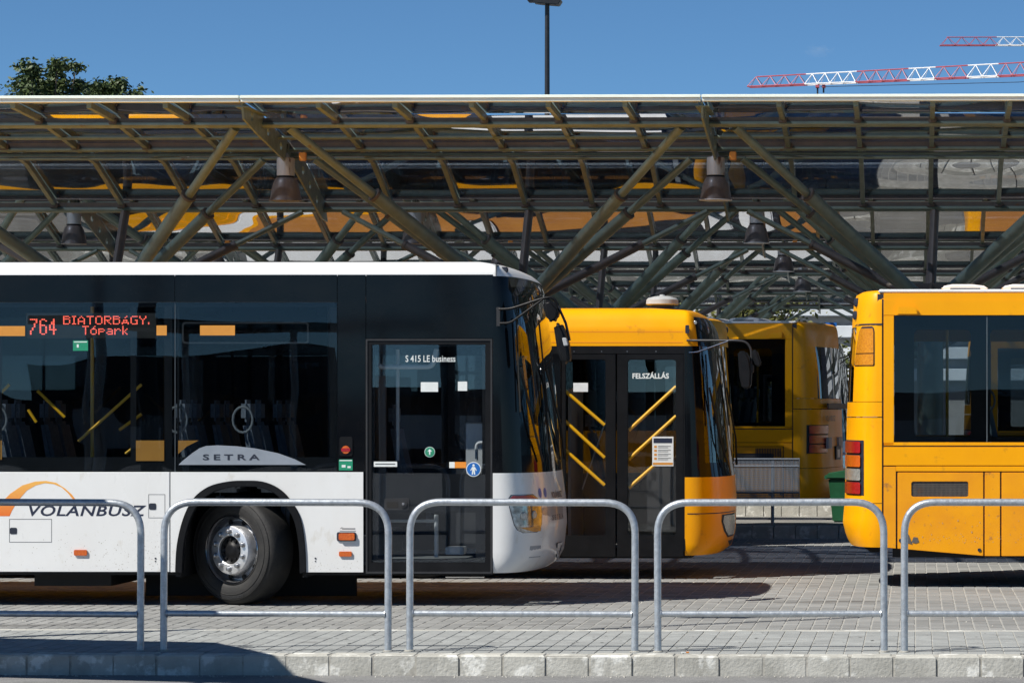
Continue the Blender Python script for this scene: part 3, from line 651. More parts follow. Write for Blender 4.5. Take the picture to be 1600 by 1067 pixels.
ring_h = MB().tube([(0.09*math.cos(2*math.pi*k/16), 0, .09*math.sin(2*math.pi*k/16)*1.3) for k in range(17)], .011, 6).mesh('grip', 'grip_grey', smooth=True)
def seats(par, us, vs, W, floor, me=None, flip=False):
    for u in us:
        for v in vs:
            o = link('seat', me or SEAT, par, (u, v-W/2, floor)); o.rotation_euler = (0, 0, math.pi if flip else 0)
            if v == min(vs) and not flip:
                gp = link('grip', ring_h, o); gp.location = (-.34, -.235, 1.02)

# ---------------------------------------------------------------- the white and black bus
W1 = 2.55; Y1 = 19.54*K
def nose(target, side, Y, W, e):
    a = wpt(side, 700, Y).x; lo, hi = a+.1, a+1.2
    for _ in range(30):
        m = (lo+hi)/2; r = ring(m, m-9, W, 0, m-a, 0, .2, 0, e, 44, 4, True)
        if max(proj((u, Y+v, .7))[0] for u, v in r) < target: lo = m
        else: hi = m
    return m
uf_w = nose(886, 770, Y1, W1, 2.5)
t1 = thing('bus', 'white and black city bus, front wheel turned, orange LED sign reading 764', 'bus', (uf_w-6.1, Y1+W1/2, 0))
OX = t1.location.x; O1 = (0, -W1/2, 0)
def P1(px, py, v=0):
    p = wpt(px, py, Y1+v); return p.x-OX, p.z
def B1(mb, name, m, par=t1, **k): return mb.build(name, m, par, off=O1, **k)
def R1(px0, px1, py0, py1, y0, y1, r=0):
    (a, zt), (b, zb) = P1(px0, py0), P1(px1, py1)
    mb = MB()
    return mb.plate(rrect(a, b, zb, zt, r), y0, y1) if r else mb.box(a, b, y0, y1, zb, zt)
uf = uf_w-OX; ur = uf-12.2
prof1 = [(.30, .035, -.16, .05), (.34, .012, -.09, .02), (.45, 0, -.03, 0), (.70, 0, 0, 0), (.95, 0, -.012, 0), (1.21, 0, -.05, 0), (1.6, 0, -.08, .01), (2.1, 0, -.125, .03), (2.6, 0, -.185, .06),
         (2.90, 0, -.235, .08), (2.965, .002, -.26, .09), (3.01, .006, -.31, .11), (3.05, .022, -.37, .14), (3.085, .06, -.45, .2), (3.105, .14, -.56, .3), (3.112, .3, -.8, .5)]
sA = P1(770, 700)[0]
S1 = Shell(uf, ur, W1, uf-sA, .22, prof1, e=2.5, n=44)
N1 = S1.n+S1.nr+2
zroof = [2.972, 2.99, 3.01, 3.03, 3.05, 3.07, 3.085, 3.097, 3.105, 3.112]
rm = MB(); S1.all(zroof, rm); S1.cap(3.112, rm); B1(rm, 'roof', 'roof_white', smooth=True)
# roof seam and a small camera on the brow
a_, z_ = P1(775, 407); B1(MB().box(a_-.004, a_+.004, -.003, .2, 2.975, 3.075), 'roof_seam', 'seam')
q = S1.pt(.17, 3.04, .005); B1(MB().box(q[0]-.03, q[0]+.03, q[1]-.03, q[1]+.03, q[2]-.03, q[2]+.02), 'camera_pod', 'ink', bevel=.008)
zl = zr(.30, 1.20, 18)
B1(S1.band(zl, 0, S1.n), 'bumper', 'white_paint', smooth=True)
B1(S1.band(zl, S1.n, N1-1), 'rear_panel', 'white_paint', smooth=True)
# windscreen ring: black corner posts, glass, header
zw = zr(1.20, 2.972, 20)
B1(S1.band(zw, 0, 7), 'front_post', 'black_gloss', smooth=True); B1(S1.band(zw, S1.n-7, S1.n), 'front_post', 'black_gloss', smooth=True)
B1(S1.band(zr(1.20, 1.36, 2), 7, S1.n-7), 'windscreen_base', 'black_gloss', smooth=True)
B1(S1.band(zr(1.36, 2.972, 18), 7, S1.n-7), 'windscreen', 'screen_glass', smooth=True)
B1(S1.band(zr(1.20, 2.30, 2), S1.n, S1.n+1), 'window', 'far_glass'); B1(S1.band(zr(2.30, 2.972, 2), S1.n, S1.n+1), 'cove_panel', 'black_gloss'); B1(S1.band(zr(1.2, 2.972, 4), S1.n+1, N1-1), 'rear_window', 'dark_glass')
# ----- near side
ARO = [(274, 893), (276.5, 852), (286, 811), (302, 779), (326, 760), (356, 752), (383, 750.5), (410, 752), (434, 761.5), (453, 779), (470, 809), (477, 852), (478.6, 893)]
ARI = [(285, 896), (287.5, 853), (296, 816), (310, 788), (331, 770), (358, 761.5), (383, 760), (408, 761.5), (429, 770.5), (445, 787), (460, 814), (467, 853), (468.6, 896)]
def spl(pts, n=4):
    out = []
    for i in range(len(pts)-1):
        p0, p1, p2, p3 = pts[max(i-1, 0)], pts[i], pts[i+1], pts[min(i+2, len(pts)-1)]
        for k in range(n):
            t = k/n; out.append(tuple(.5*(2*p1[j]+(p2[j]-p0[j])*t+(2*p0[j]-5*p1[j]+4*p2[j]-p3[j])*t*t+(3*p1[j]-p0[j]-3*p2[j]+p3[j])*t**3) for j in (0, 1)))
    return out+[pts[-1]]
ARO, ARI = spl(ARO), spl(ARI)
xe = ur+.22; zb, zt = P1(0, 893)[1], P1(0, 737)[1]
s265 = P1(265.5, 800)[0]; s566 = P1(567.5, 800)[0]
def skirt(poly): return MB().plate(poly, 0, .03)
B1(skirt([(xe, zb), (P1(265, 800)[0], zb), (P1(265, 800)[0], zt), (xe, zt)]), 'side_panel', 'white_paint', bevel=.004)
B1(skirt([(P1(266.4, 800)[0], zb), P1(274, 893)]+[P1(*q) for q in ARO[1:-1]]+[(P1(478.6, 893)[0], zb), (s566, zb), (s566, zt), (P1(266.4, 800)[0], zt)]), 'side_panel', 'white_paint')
B1(MB().plate([P1(*q) for q in ARO]+[P1(*q) for q in ARI[::-1]], -.018, .06), 'wheel_arch_trim', 'black_trim', bevel=.005)
B1(MB().box(s265-.4, P1(482, 800)[0]+.3, .75, .8, .05, 1.2).box(P1(283, 800)[0]-.02, P1(470, 800)[0]+.02, .03, .8, P1(0, 757)[1], P1(0, 752)[1]), 'wheel_housing', 'under')
B1(MB().box(xe+.1, P1(283, 800)[0]-.03, .035, W1-.04, .28, .36).box(P1(472, 800)[0], sA-.02, .035, W1-.04, .28, .36), 'underbody', 'under')
B1(MB().box(P1(283, 800)[0]-.06, P1(283, 800)[0]-.01, .04, .8, .26, 1.15).box(P1(470, 800)[0]+.01, P1(470, 800)[0]+.05, .04, .8, .26, 1.15), 'wheel_housing', 'under')
for k in range(5): B1(MB().box(-4.6+1.5*k, -3.9+1.5*k, .2, 2.2, .17, .29), 'chassis_member', 'under')
B1(MB().tube([(P1(690, 900)[0], .25, .255), (P1(751, 900)[0], .25, .255)], .012, 8), 'step_rod', 'chrome')
# wheels
w1 = wheel(t1, P1(358, 862)[0], .17, .5, .5, R(-30), O1)
Tq = Matrix.Translation((P1(358, 862)[0], .17, .5)) @ Matrix.Rotation(R(-30), 4, 'Z') @ Matrix.Translation((0, -.0375, 0))
B1(arc_text('Continental', .418, R(250), R(290), .032, Tq), 'tyre_lettering', 'dark_grey', w1)
wheel(t1, P1(358, 862)[0], W1-.16, .5, .5, math.pi+R(-30), O1, False)
for v, st_ in ((.10, 0), (W1-.10, math.pi)): wheel(t1, ur+3.1, v, .5, .5, st_, O1, False)
B1(MB().plate(disc(ur+3.1, .5, .60, 30)[:16], -.012, .02), 'wheel_arch_trim', 'under')
# black upper side: cove panels, windows, pillar
ztop = P1(0, 430.5)[1]; z472 = P1(0, 472.5)[1]
def upr(px0, px1, za, zb_, y0, y1, name, m, par=t1, **k):
    a = px0 if px0 < -900 else P1(px0, 600)[0]; a = xe if px0 < -900 else a
    return B1(MB().box(a, P1(px1, 600)[0], y0, y1, za, zb_), name, m, par, **k)
upr(-999, 272.6, z472+.003, ztop+.004, .0, .03, 'cove_panel', 'black_gloss'); upr(273.6, 526.4, z472+.003, ztop+.004, .0, .03, 'cove_panel', 'black_gloss')
upr(527.4, 571.2, zt+.004, ztop+.004, .001, .03, 'side_post', 'black_gloss')
upr(572.2, 770, P1(0, 529)[1], ztop+.004, .0, .03, 'cove_panel', 'black_gloss')
wn1 = upr(-430, 272.6, zt+.004, z472-.003, .003, .009, 'window', 'bus_glass'); wn2 = upr(273.6, 526.4, zt+.004, z472-.003, .003, .009, 'window', 'bus_glass')
upr(-999, -431, zt+.004, z472-.003, .003, .009, 'window', 'dark_glass')
upr(-999, 526, z472-.004, z472+.004, .012, .02, 'window_seam', 'seam'); upr(272.2, 274, zt, ztop, .012, .02, 'window_seam', 'seam'); upr(526, 527.8, zt, ztop, .031, .036, 'window_seam', 'seam')
# ceramic black print behind the glass
fr = MB()
for a, b, c, d in ((-430, 526, 714, 737), (203, 212, 472, 737), (256, 268, 472, 737), (-430, 526, 472, 480), (515, 526, 480, 714), (276, 279, 480, 714), (-10, 2, 520, 737)):
    (x0, z0), (x1, z1) = P1(a, d), P1(b, c); fr.box(x0, x1, .019, .024, z0+.002, z1)
B1(fr, 'window_border', 'black_trim')
(x0, z0), (x1, z1) = P1(284, 537), P1(482, 503); hop = MB().plate(rrect(x0, x1, z0, z1, .03), .010, .014, [rrect(x0+.015, x1-.015, z0+.015, z1-.015, .02)[::-1]]); B1(hop, 'hopper_window', 'dark_grey', wn2)
for a, b, c, d in ((212, 256, 688, 720), (0, 2.4, 688, 718)): B1(R1(a, b, c, d, .010, .016), 'yellow_panel', 'amber_film')
B1(MB().plate([P1(278, 688), P1(310, 688), P1(292, 697), P1(278, 709)], .010, .016), 'yellow_panel', 'amber_film')
# silver wing with the maker's name
wing = [(279, 726), (284, 721), (300, 708), (312, 700), (322, 696.5), (340, 695.5), (370, 697), (400, 700.5), (435, 708), (460, 717), (478, 726)]
B1(MB().plate([P1(*q) for q in wing], -.003, .006), 'wing_badge', 'silver_print')
(x0, z0), (x1, z1) = P1(317, 718.5), P1(406, 709.5); B1(flat_text('SETRA', x0, x1, z0, z1, -.0055, bold=.02, space=1.5), 'lettering', 'ink')
# LED destination sign
FT = {'B': '11110 10001 11110 10001 10001 10001 11110', 'I': '111 010 010 010 010 010 111', 'A': '00100 01010 10001 10001 11111 10001 10001', 'T': '11111 00100 00100 00100 00100 00100 00100',
      'O': '01110 10001 10001 10001 10001 10001 01110', 'R': '11110 10001 10001 11110 10100 10010 10001', 'Á': '00010 00100 00000 01110 01010 11111 10001', 'G': '01111 10000 10000 10011 10001 10001 01111',
      'Y': '10001 10001 01010 00100 00100 00100 00100', ',': '0 0 0 0 0 1 1', 'ó': '00010 00100 01110 10001 10001 10001 01110', 'p': '00000 00000 11110 10001 11110 10000 10000', 'a': '00000 00000 01110 00001 01111 10001 01111',
      'r': '00000 00000 10110 11001 10000 10000 10000', 'k': '10000 10000 10010 10100 11000 10100 10010', '7': '1111 0001 0001 0010 0010 0010 0100 0100 1000 1000 1000', '6': '0110 1001 1000 1000 1110 1001 1001 1001 1001 1001 0110',
      '4': '0010 0010 0110 0110 1010 1010 1010 1111 0010 0010 0010'}
led = MB()
def dots(s, px0, px1, py0, py1):
    cols = []; 
    for ch in s:
        rows = FT[ch].split(); w_ = len(rows[0]); cols += [[r[c] == '1' for r in rows] for c in range(w_)]+[[False]*len(rows)]
    cols = cols[:-1]; nc, nr_ = len(cols), len(cols[0]); px = (px1-px0)/nc; py = (py1-py0)/nr_
    for i, c in enumerate(cols):
        for j, on in enumerate(c):
            if on:
                (x0, z0), (x1, z1) = P1(px0+(i+.10)*px, py0+(j+.84)*py), P1(px0+(i+.90)*px, py0+(j+.16)*py); led.box(x0, x1, .0105, .0125, z0, z1)
dots('764', 46, 88, 498, 523); dots('BIATORBÁGY,', 98, 233, 493.5, 507); dots('Tópark', 128, 201, 509, 523)
(x0, z0), (x1, z1) = P1(40, 528), P1(243, 489)
dsp = B1(MB().box(x0, x1, .0128, .10, z0, z1), 'destination_display', 'under'); B1(led, 'led_dots', 'led', dsp)
for a, b, c, d in ((-40, 39, 509.5, 525), (244.5, 260.5, 508.5, 524), (312.5, 367, 508.5, 524)): B1(R1(a, b, c, d, .0005, .0028), 'amber_sticker', 'amber_film')
st_ = B1(R1(114, 137.5, 532, 548, .0005, .0028), 'emergency_sticker', 'green_sticker')
B1(R1(115.5, 136, 533.5, 535, -.0006, .0004).add(*(lambda m: (m.v, m.f))(R1(120, 123, 538, 543, -.0006, .0004).box(*([0]*6)))), 'sticker_print', 'sticker_white', st_)
# lower side details
def outline(px0, px1, py0, py1, wd, y0, y1):
    (a, zt_), (b, zb_) = P1(px0, py0), P1(px1, py1)
    return MB().plate([(a, zb_), (b, zb_), (b, zt_), (a, zt_)], y0, y1, [[(a+wd, zb_+wd), (b-wd, zb_+wd), (b-wd, zt_-wd), (a+wd, zt_-wd)]])
for a, b, c, d, ly in ((14.5, 81, 810.5, 847, 824), (232, 258, 772, 809, 786)):
    fl = B1(outline(a, b, c, d, .004, -.001, .001), 'flap_joint', 'ink'); B1(R1(a+1, a+12, ly, ly+10, -.003, .0, .012), 'latch', 'ink', fl)
for a, b, c, d in ((116, 136.5, 858.5, 867.5), (530, 550, 861, 869)): B1(R1(a, b, c, d, -.016, 0, .012), 'marker_lamp', 'lens_orange', bevel=.004)
bs = B1(R1(526.5, 556.5, 831, 845, -.012, 0, .015), 'indicator_lamp', 'ink', bevel=.003); B1(R1(530, 555, 832.5, 843.5, -.03, -.012, .015), 'indicator_lens', 'lens_orange', bs, bevel=.006)
(x0, z0), (x1, z1) = P1(531, 829.5), P1(556, 822.5)
B1(MB().rect(x0, x1, z0, z0+.004, -.001, 0).rect(x0+.02, x1-.005, z0+.018, z0+.026, -.001, 0).plate([(x0, z0+.02), (x0+.012, z0+.032), (x0+.03, z0+.036), (x0+.012, z0+.026)], -.001, 0), 'small_print', 'ink')
for px in (243, 493): B1(MB().plate(disc(*P1(px, 872), .008, 10), -.004, 0).plate(disc(*P1(px, 876.5), .006, 10), -.003, 0), 'jacking_mark', 'ink')
for a, b in ((265, 266.8),): B1(R1(a, b, 738, 892, .012, .028), 'panel_joint', 'seam')
def specks(B_, par, n, fn, rmax):
    mb = MB()
    for _ in range(n):
        u, z = fn(); r_ = random.uniform(.0015, rmax)*random.random()
        mb.add([(u+r_*random.uniform(.6, 1.3)*math.cos(k*1.047), -.0006, z+r_*random.uniform(.7, 1.6)*math.sin(k*1.047)) for k in range(6)], [tuple(range(6))])
    o = B_(mb, 'road_dirt', 'dirt', par); o['kind'] = 'stuff'
xa_ = P1(272, 0)[0]; xb_ = P1(566, 0)[0]
specks(B1, t1, 420, lambda: (min(xa_-abs(random.gauss(0, .7)), xa_-.01), .325+abs(random.gauss(0, .16))), .005)
specks(B1, t1, 130, lambda: (random.uniform(P1(484, 0)[0], xb_-.02), .325+abs(random.gauss(0, .12))), .004)
# operator's name and arc
(x0, z0), (x1, z1) = P1(45, 806), P1(229, 785); B1(flat_text('VOLÁNBUSZ', x0, x1, z0, z1, -.0012, shear=.22, bold=.018, space=1.08), 'lettering', 'navy')
out_ = [(-60, 830), (-30, 812), (0, 787), (16, 771), (35, 758), (55, 752), (72, 751), (88, 754), (102, 763), (112, 772), (118, 780)]
inn_ = [(114, 780), (106, 770), (96, 761), (84, 756), (70, 754.5), (56, 758), (42, 766), (28, 782), (19, 797), (15, 806), (-25, 806)]
sm = bpy.data.materials.new('arc_print'); sm.use_nodes = True; nn = sm.node_tree; ge = _n(nn, 'ShaderNodeNewGeometry'); sx = _n(nn, 'ShaderNodeSeparateXYZ'); nn.links.new(ge.outputs['Position'], sx.inputs[0])
mr = _n(nn, 'ShaderNodeMapRange'); mr.inputs[1].default_value = wpt(0, 806, Y1).z; mr.inputs[2].default_value = wpt(0, 751, Y1).z; nn.links.new(sx.outputs[2], mr.inputs[0])
cr = _n(nn, 'ShaderNodeValToRGB'); cr.color_ramp.elements[0].color = (.70, .15, .02, 1); cr.color_ramp.elements[1].color = (.78, .42, .09, 1); nn.links.new(mr.outputs[0], cr.inputs[0]); nn.links.new(cr.outputs[0], nn.nodes['Principled BSDF'].inputs[0]); M['arc_print'] = sm
B1(MB().plate([P1(*q) for q in [(-40, 806), (-20, 797)]+out_[2:]+inn_], -.0012, 0), 'arc_emblem', 'arc_print')
# pillar lamp and sticker
bx = B1(R1(530.5, 551, 682, 712.5, -.006, .004, .02), 'lamp_housing', 'black_trim', bevel=.003); B1(MB().plate(disc(*P1(540.5, 702.5), .037, 18), -.014, -.005), 'pillar_lamp', 'lens_orange', bx, bevel=.004)
B1(R1(533.5, 547.5, 700, 705, -.0165, -.0135), 'pillar_lamp_band', 'lens_red', bx)
gs = B1(R1(529.5, 551, 717.5, 734.5, -.002, .002), 'emergency_sticker', 'green_sticker'); B1(R1(530.5, 550, 718.5, 720, -.003, -.0019).rect(*(lambda a, b: (a[0], b[0], a[1], b[1]))(P1(534, 730), P1(540, 726)), -.003, -.0019).rect(*(lambda a, b: (a[0], b[0], a[1], b[1]))(P1(543, 731), P1(548, 728)), -.003, -.0019), 'sticker_print', 'sticker_white', gs)
# door
(dx0, dz0), (dx1, dz1) = P1(571.5, 896), P1(769.5, 529.5); (gx0, gz0), (gx1, gz1) = P1(581, 878), P1(758, 538.5)
dr = B1(MB().plate([(dx0, dz0), (dx1, dz0), (dx1, dz1), (dx0, dz1)], .004, .05, [[(gx0, gz0), (gx1, gz0), (gx1, gz1), (gx0, gz1)]]), 'door', 'black_trim', bevel=.004)
B1(MB().rect(gx0, gx1, gz0, gz1, .022, .028), 'door_glass', 'door_glass', dr)
B1(MB().plate([(dx0, dz0), (dx1, dz0), (dx1, dz1), (dx0, dz1)], -.004, .006, [[(dx0+.018, dz0+.02), (dx1-.018, dz0+.02), (dx1-.018, dz1-.018), (dx0+.018, dz1-.018)]]), 'door_seal', 'dark_grey', dr, bevel=.003)
B1(MB().plate([(gx0, gz0), (gx1, gz0), (gx1, gz1), (gx0, gz1)], .029, .034, [[(gx0+.02, P1(0, 740)[1]), (gx1-.03, P1(0, 740)[1]), (gx1-.03, gz1-.015), (gx0+.02, gz1-.015)], [(gx0+.05, gz0+.03), (gx1-.09, gz0+.03), (gx1-.09, P1(0, 800)[1]), (gx0+.05, P1(0, 800)[1])]]), 'door_inner_frame', 'black_trim', dr)
(x0, z0), (x1, z1) = P1(633, 565.5), P1(711, 555); B1(flat_text('S 415 LE business', x0, x1, z0, z1, .0205, bold=.008), 'lettering', 'sticker_white', dr)
for a, b, c, d in ((657, 684, 597, 612), (715, 729.5, 596, 610.5), (583.5, 620, 721, 729)): B1(R1(a, b, c, d, .018, .0215), 'notice', 'sticker_white', dr)
(x0, z0), (x1, z1) = P1(586, 727), P1(617, 723); B1(MB().rect(x0, x1, z0+.008, z1-.006, .0172, .0178), 'notice_print', 'seam', dr)
gd = B1(MB().plate(disc(*P1(671, 706), .047, 26), .017, .0215), 'boarding_sign', 'sticker_white', dr); B1(MB().plate(disc(*P1(671, 706), .043, 26), .0158, .0168), 'sign_face', 'green_sticker', gd)
a, z = P1(671, 706); B1(MB().plate([(a-.006, z-.026), (a+.006, z-.026), (a+.006, z+.006), (a+.022, z+.004), (a, z+.028), (a-.022, z+.004), (a-.006, z+.006)], .0146, .0156), 'sign_arrow', 'sticker_white', gd)
bd_ = B1(MB().plate(disc(*P1(739.5, 733), .067, 28), .017, .0215), 'pedestrian_sign', 'sticker_white', dr); B1(MB().plate(disc(*P1(739.5, 733), .060, 28), .0158, .0168), 'sign_face', 'blue_sticker', bd_)
a, z = P1(739.5, 733)
B1(MB().plate(disc(a, z+.036, .011, 12), .0146, .0156).plate([(a-.012, z+.022), (a+.012, z+.022), (a+.03, z-.01), (a+.024, z-.015), (a+.012, z+.004), (a+.012, z-.012), (a+.016, z-.048), (a+.005, z-.048), (a, z-.015), (a-.005, z-.048), (a-.016, z-.048), (a-.012, z-.012), (a-.012, z+.004), (a-.024, z-.015), (a-.03, z-.01)], .0146, .0156), 'sign_figure', 'sticker_white', bd_)
on = B1(R1(701.5, 710, 721.5, 731, .018, .0215), 'notice', 'sticker_white', dr); B1(R1(710.2, 728, 721.5, 731, .018, .0215), 'notice', 'orange_print', dr)
hd = B1(R1(600, 639, 778, 796.5, .012, .024, .015), 'door_handle', 'dark_grey', dr, bevel=.003); B1(R1(604, 622, 784, 793, .0095, .0125), 'handle_recess', 'under', hd); B1(MB().plate(disc(*P1(630, 787), .034, 18), .002, .013), 'lock', 'dark_grey', hd, bevel=.004); B1(MB().plate(disc(*P1(630, 787), .012, 12), -.004, .003), 'key_hole', 'chrome', hd)
# grab rails and the step inside the door
rl = B1(MB().tube(fillet([(P1(587, 0)[0], .16, P1(0, 570)[1]), (P1(590, 0)[0], .18, P1(0, 573)[1]), (P1(672, 0)[0], .18, P1(0, 573)[1]), (P1(677, 0)[0], .18, P1(0, 545)[1])], .06), .022, 10), 'grab_rail', 'inner_grey', smooth=True)
B1(MB().tube([(P1(613, 0)[0], .3, P1(0, 545)[1]), (P1(613, 0)[0], .3, P1(0, 720)[1])], .016, 8), 'grab_rail', 'inner_grey')
B1(MB().tube([(P1(674, 0)[0], .3, P1(0, 805)[1]), (P1(674, 0)[0], .3, P1(0, 872)[1])], .02, 8).tube([(P1(600, 0)[0], .3, P1(0, 815)[1]), (P1(674, 0)[0], .3, P1(0, 815)[1])], .014, 8), 'grab_rail', 'inner_grey')
B1(MB().tube(fillet([(P1(736, 0)[0], .35, P1(0, 720)[1]), (P1(736, 0)[0], .35, P1(0, 692)[1]), (P1(752, 0)[0], .35, P1(0, 692)[1])], .05), .016, 8), 'grab_rail', 'inner_grey')
B1(MB().rect(P1(714, 0)[0], P1(752, 0)[0], P1(0, 775)[1], P1(0, 660)[1], .5, .52), 'ticket_cabinet', 'inner_grey', bevel=.01)
B1(MB().rect(P1(688, 0)[0], P1(717, 0)[0], P1(0, 868)[1], P1(0, 856)[1], .3, .5), 'step_edge', 'inner_grey', bevel=.006)
# interior
B1(MB().box(xe, uf-.6, .80, W1-.80, .37, .40).box(P1(480, 0)[0], uf-.75, .05, .8, .37, .40), 'floor', 'floor_grey'); B1(MB().box(xe, uf-.9, .06, W1-.06, 2.80, 2.84), 'ceiling', 'inner_grey'); B1(MB().box(xe, P1(270, 0)[0], .06, W1-.06, .40, .62).box(P1(485, 0)[0], P1(560, 0)[0], .06, W1-.06, .40, .62).box(P1(270, 0)[0], P1(485, 0)[0], .06, W1-.06, 1.16, 1.19), 'floor', 'floor_grey')
seats(t1, [P1(q, 0)[0]-.08 for q in (-340, -215, -95, 62, 345, 448)], (.34, .80, 1.78, 2.22), W1, .66)
for a, b in (((100, 690), (200, 600)), ((165, 672), (200, 647)), ((175, 710), (200, 690)), ((-100, 690), (-10, 600)), ((35, 610), (78, 652)), ((20, 640), (33, 660))):
    B1(MB().tube([(P1(*a)[0], .5, P1(*a)[1]), (P1(*b)[0], .5, P1(*b)[1])], .014, 8), 'grab_bar', 'pole_yellow')
for px in (95, 215, 480, -120): B1(MB().tube([(P1(px, 0)[0], 1.1, .6), (P1(px, 0)[0], 1.1, 2.8)], .017, 8), 'grab_pole', 'pole_yellow' if px == 95 else 'dark_grey')
B1(MB().box(uf-.95, uf-.42, .5, W1-.2, .5, 1.28), 'dashboard', 'dark_grey', bevel=.05); B1(MB().box(uf-1.9, uf-1.86, 1.15, W1-.1, .4, 2.1), 'driver_partition', 'dark_grey')
o = link('driver_seat', SEAT, t1, (uf-1.35, 1.9-W1/2, .62))
T = Matrix.Translation((uf-.98, 1.9, 1.32)) @ Matrix.Rotation(R(60), 4, 'Y') @ Matrix.Rotation(R(90), 4, 'X')
B1(MB().tube([T @ Vector((.24*math.cos(2*math.pi*k/24), 0, .24*math.sin(2*math.pi*k/24))) for k in range(25)], .016, 8), 'steering_wheel', 'under', smooth=True)
B1(MB().box(xe, sA-.6, W1-.07, W1-.05, .4, 1.2).box(xe, P1(262, 0)[0], .05, .06, .4, 1.18).box(P1(490, 0)[0], P1(560, 0)[0], .05, .06, .4, 1.18), 'inner_lining', 'dark_grey')
# front: headlamp, badge lettering, number plate, wiper, mirrors
def patch(rows, off, m, name, par=t1, nn_=10, smooth=True):      # rows of (z, px_left, px_right) laid onto the front curve
    mb = MB(); vs = []
    for z, pl, pr_ in rows:
        a0, a1 = S1.solve(pl, z, t1), S1.solve(pr_, z, t1)
        vs += [S1.pt(a0+(a1-a0)*k/nn_, z, off) for k in range(nn_+1)]
    m_ = nn_+1; mb.add(vs, [(i*m_+k, i*m_+k+1, (i+1)*m_+k+1, (i+1)*m_+k) for i in range(len(rows)-1) for k in range(nn_)]); return B1(mb, name, m, par, smooth=smooth)
def zf(py): return CH-(py-CY)/168.5
hl = patch([(zf(827), 818, 838), (zf(823), 809, 844), (zf(815), 804, 845.5), (zf(800), 799.5, 846), (zf(786), 796, 845), (zf(776), 794, 840), (zf(770), 799, 832)], .004, 'reflector', 'headlight')
patch([(zf(827.5), 817, 839), (zf(823), 808, 845), (zf(815), 803, 846.5), (zf(800), 798.5, 847), (zf(786), 795, 846), (zf(776), 793, 841), (zf(769), 798, 833)], .001, 'ink', 'headlight_frame', hl)
patch([(zf(826), 832, 843.5), (zf(822), 820, 844.5), (zf(819), 812, 844)], .008, 'lens_amber', 'headlight_indicator', hl)
patch([(zf(779), 797, 839), (zf(774), 797, 836), (zf(770.5), 801, 829)], .008, 'lens_red', 'headlight_brow', hl)
patch([(zf(816), 810, 842), (zf(806), 806, 843), (zf(794), 803, 842), (zf(783), 801, 840)], .012, 'clear_lens', 'headlight_lens', hl)
for px, py in ((818, 802), (834, 800)):
    q = S1.pt(S1.solve(px, zf(py), t1), zf(py), .006); nrm = Vector(S1.pt(S1.solve(px, zf(py), t1), zf(py), .016))-Vector(q)
    B1(MB().tube([Vector(q), Vector(q)+nrm*.8], .04, 16, .03), 'headlight_bulb', 'lens_clear', hl, smooth=True)
def front_text(body, pl, pr_, z0, z1, m, off=.003, **k):
    vs, fs = text2d(body, **k); a0, a1 = S1.solve(pl, z0, t1), S1.solve(pr_, z0, t1)
    B1(MB().add([S1.pt(a0+(a1-a0)*x, z0+(z1-z0)*y, off) for x, y in vs], fs), 'lettering', m)
front_text('VOLÁNBUSZ', 862, 883.5, zf(777), zf(765), 'navy', bold=.02)
front_text('SETRA', 863, 884, zf(811), zf(803), 'ink', bold=.02, space=1.5)
pl = patch([(zf(873), 867, 880), (zf(848), 868, 882)], .010, 'ink', 'number_plate'); patch([(zf(872), 868.2, 880), (zf(849), 869.2, 881.5)], .013, 'plate_white', 'plate_face', pl)
front_text('FKG', 869.5, 880.5, zf(869), zf(853), 'ink', off=.016)
patch([(zf(828), 846, 885.5), (zf(822), 846, 886), (zf(815), 862, 886), (zf(812), 866, 885.8)], .002, 'white_paint', 'bumper_lip'); patch([(zf(812), 863, 885), (zf(800), 846, 885), (zf(790), 848, 885)], .003, 'silver_print', 'grille')
for py0, py1, px in ((835, 888, 845),): patch([(zf(py1), px-.5, px+.5), (zf(py0), px-.5, px+.5)], .002, 'seam', 'bumper_joint', nn_=1)
patch([(zf(866), 826, 844), (zf(848), 828, 845)], .002, 'silver_print', 'fog_lamp_recess')
for px, py in ((843.5, 767.5), (851.5, 767.5)):
    a = S1.solve(px, zf(py), t1); B1(MB().add([S1.pt(a+.012*math.cos(2*math.pi*k/16), zf(py)+.045*math.sin(2*math.pi*k/16), .003) for k in range(16)], [tuple(range(16))]), 'round_sticker', 'blue_sticker')
for k, (p0, p1) in enumerate(((.30, .16), (.62, .40))): B1(MB().tube([S1.pt(p0, 1.30, .03), S1.pt((p0+p1)/2, 1.6, .05), S1.pt(p1, 2.15, .04)], .011, 6).tube([S1.pt(p1-.01, 1.75, .03), S1.pt(p1, 2.6, .025)], .008, 6), 'wiper', 'under')
vm = -.10
def PM(px, py, v): x, z = P1(px, py, v); return (x, v, z)
mir = B1(MB().tube(fillet([PM(776, 483, 0), PM(797, 483, -.06), PM(845, 467, vm), PM(862, 464, vm), PM(870, 472, vm), PM(874, 486, vm)], .10), .012, 10).tube(fillet([PM(778, 505, 0), PM(797, 505, -.06), PM(848, 468, vm)], .05), .011, 10), 'mirror', 'black_trim', smooth=True)
B1(MB().box(*(lambda a, b: (a[0], b[0], -.02, .01, b[2], a[2]))(PM(776, 480, 0), PM(782, 510, 0))), 'mirror_bracket', 'dark_grey', mir, bevel=.003)
def pod(pts, v0, v1, name, m, par=mir, bv=.03): return B1(MB().plate([P1(a, b, vm) for a, b in pts], v0, v1), name, m, par, bevel=bv, smooth=True, seg=3)
pod([(849, 472), (862, 469), (875, 483), (872, 499), (864, 505), (856, 501)], vm-.09, vm+.09, 'mirror_housing', 'black_trim')
pod([(866, 507), (877, 503), (884, 518), (890, 540), (892, 560), (889, 569), (879, 568), (872, 548)], vm-.10, vm+.10, 'mirror_housing', 'black_trim')
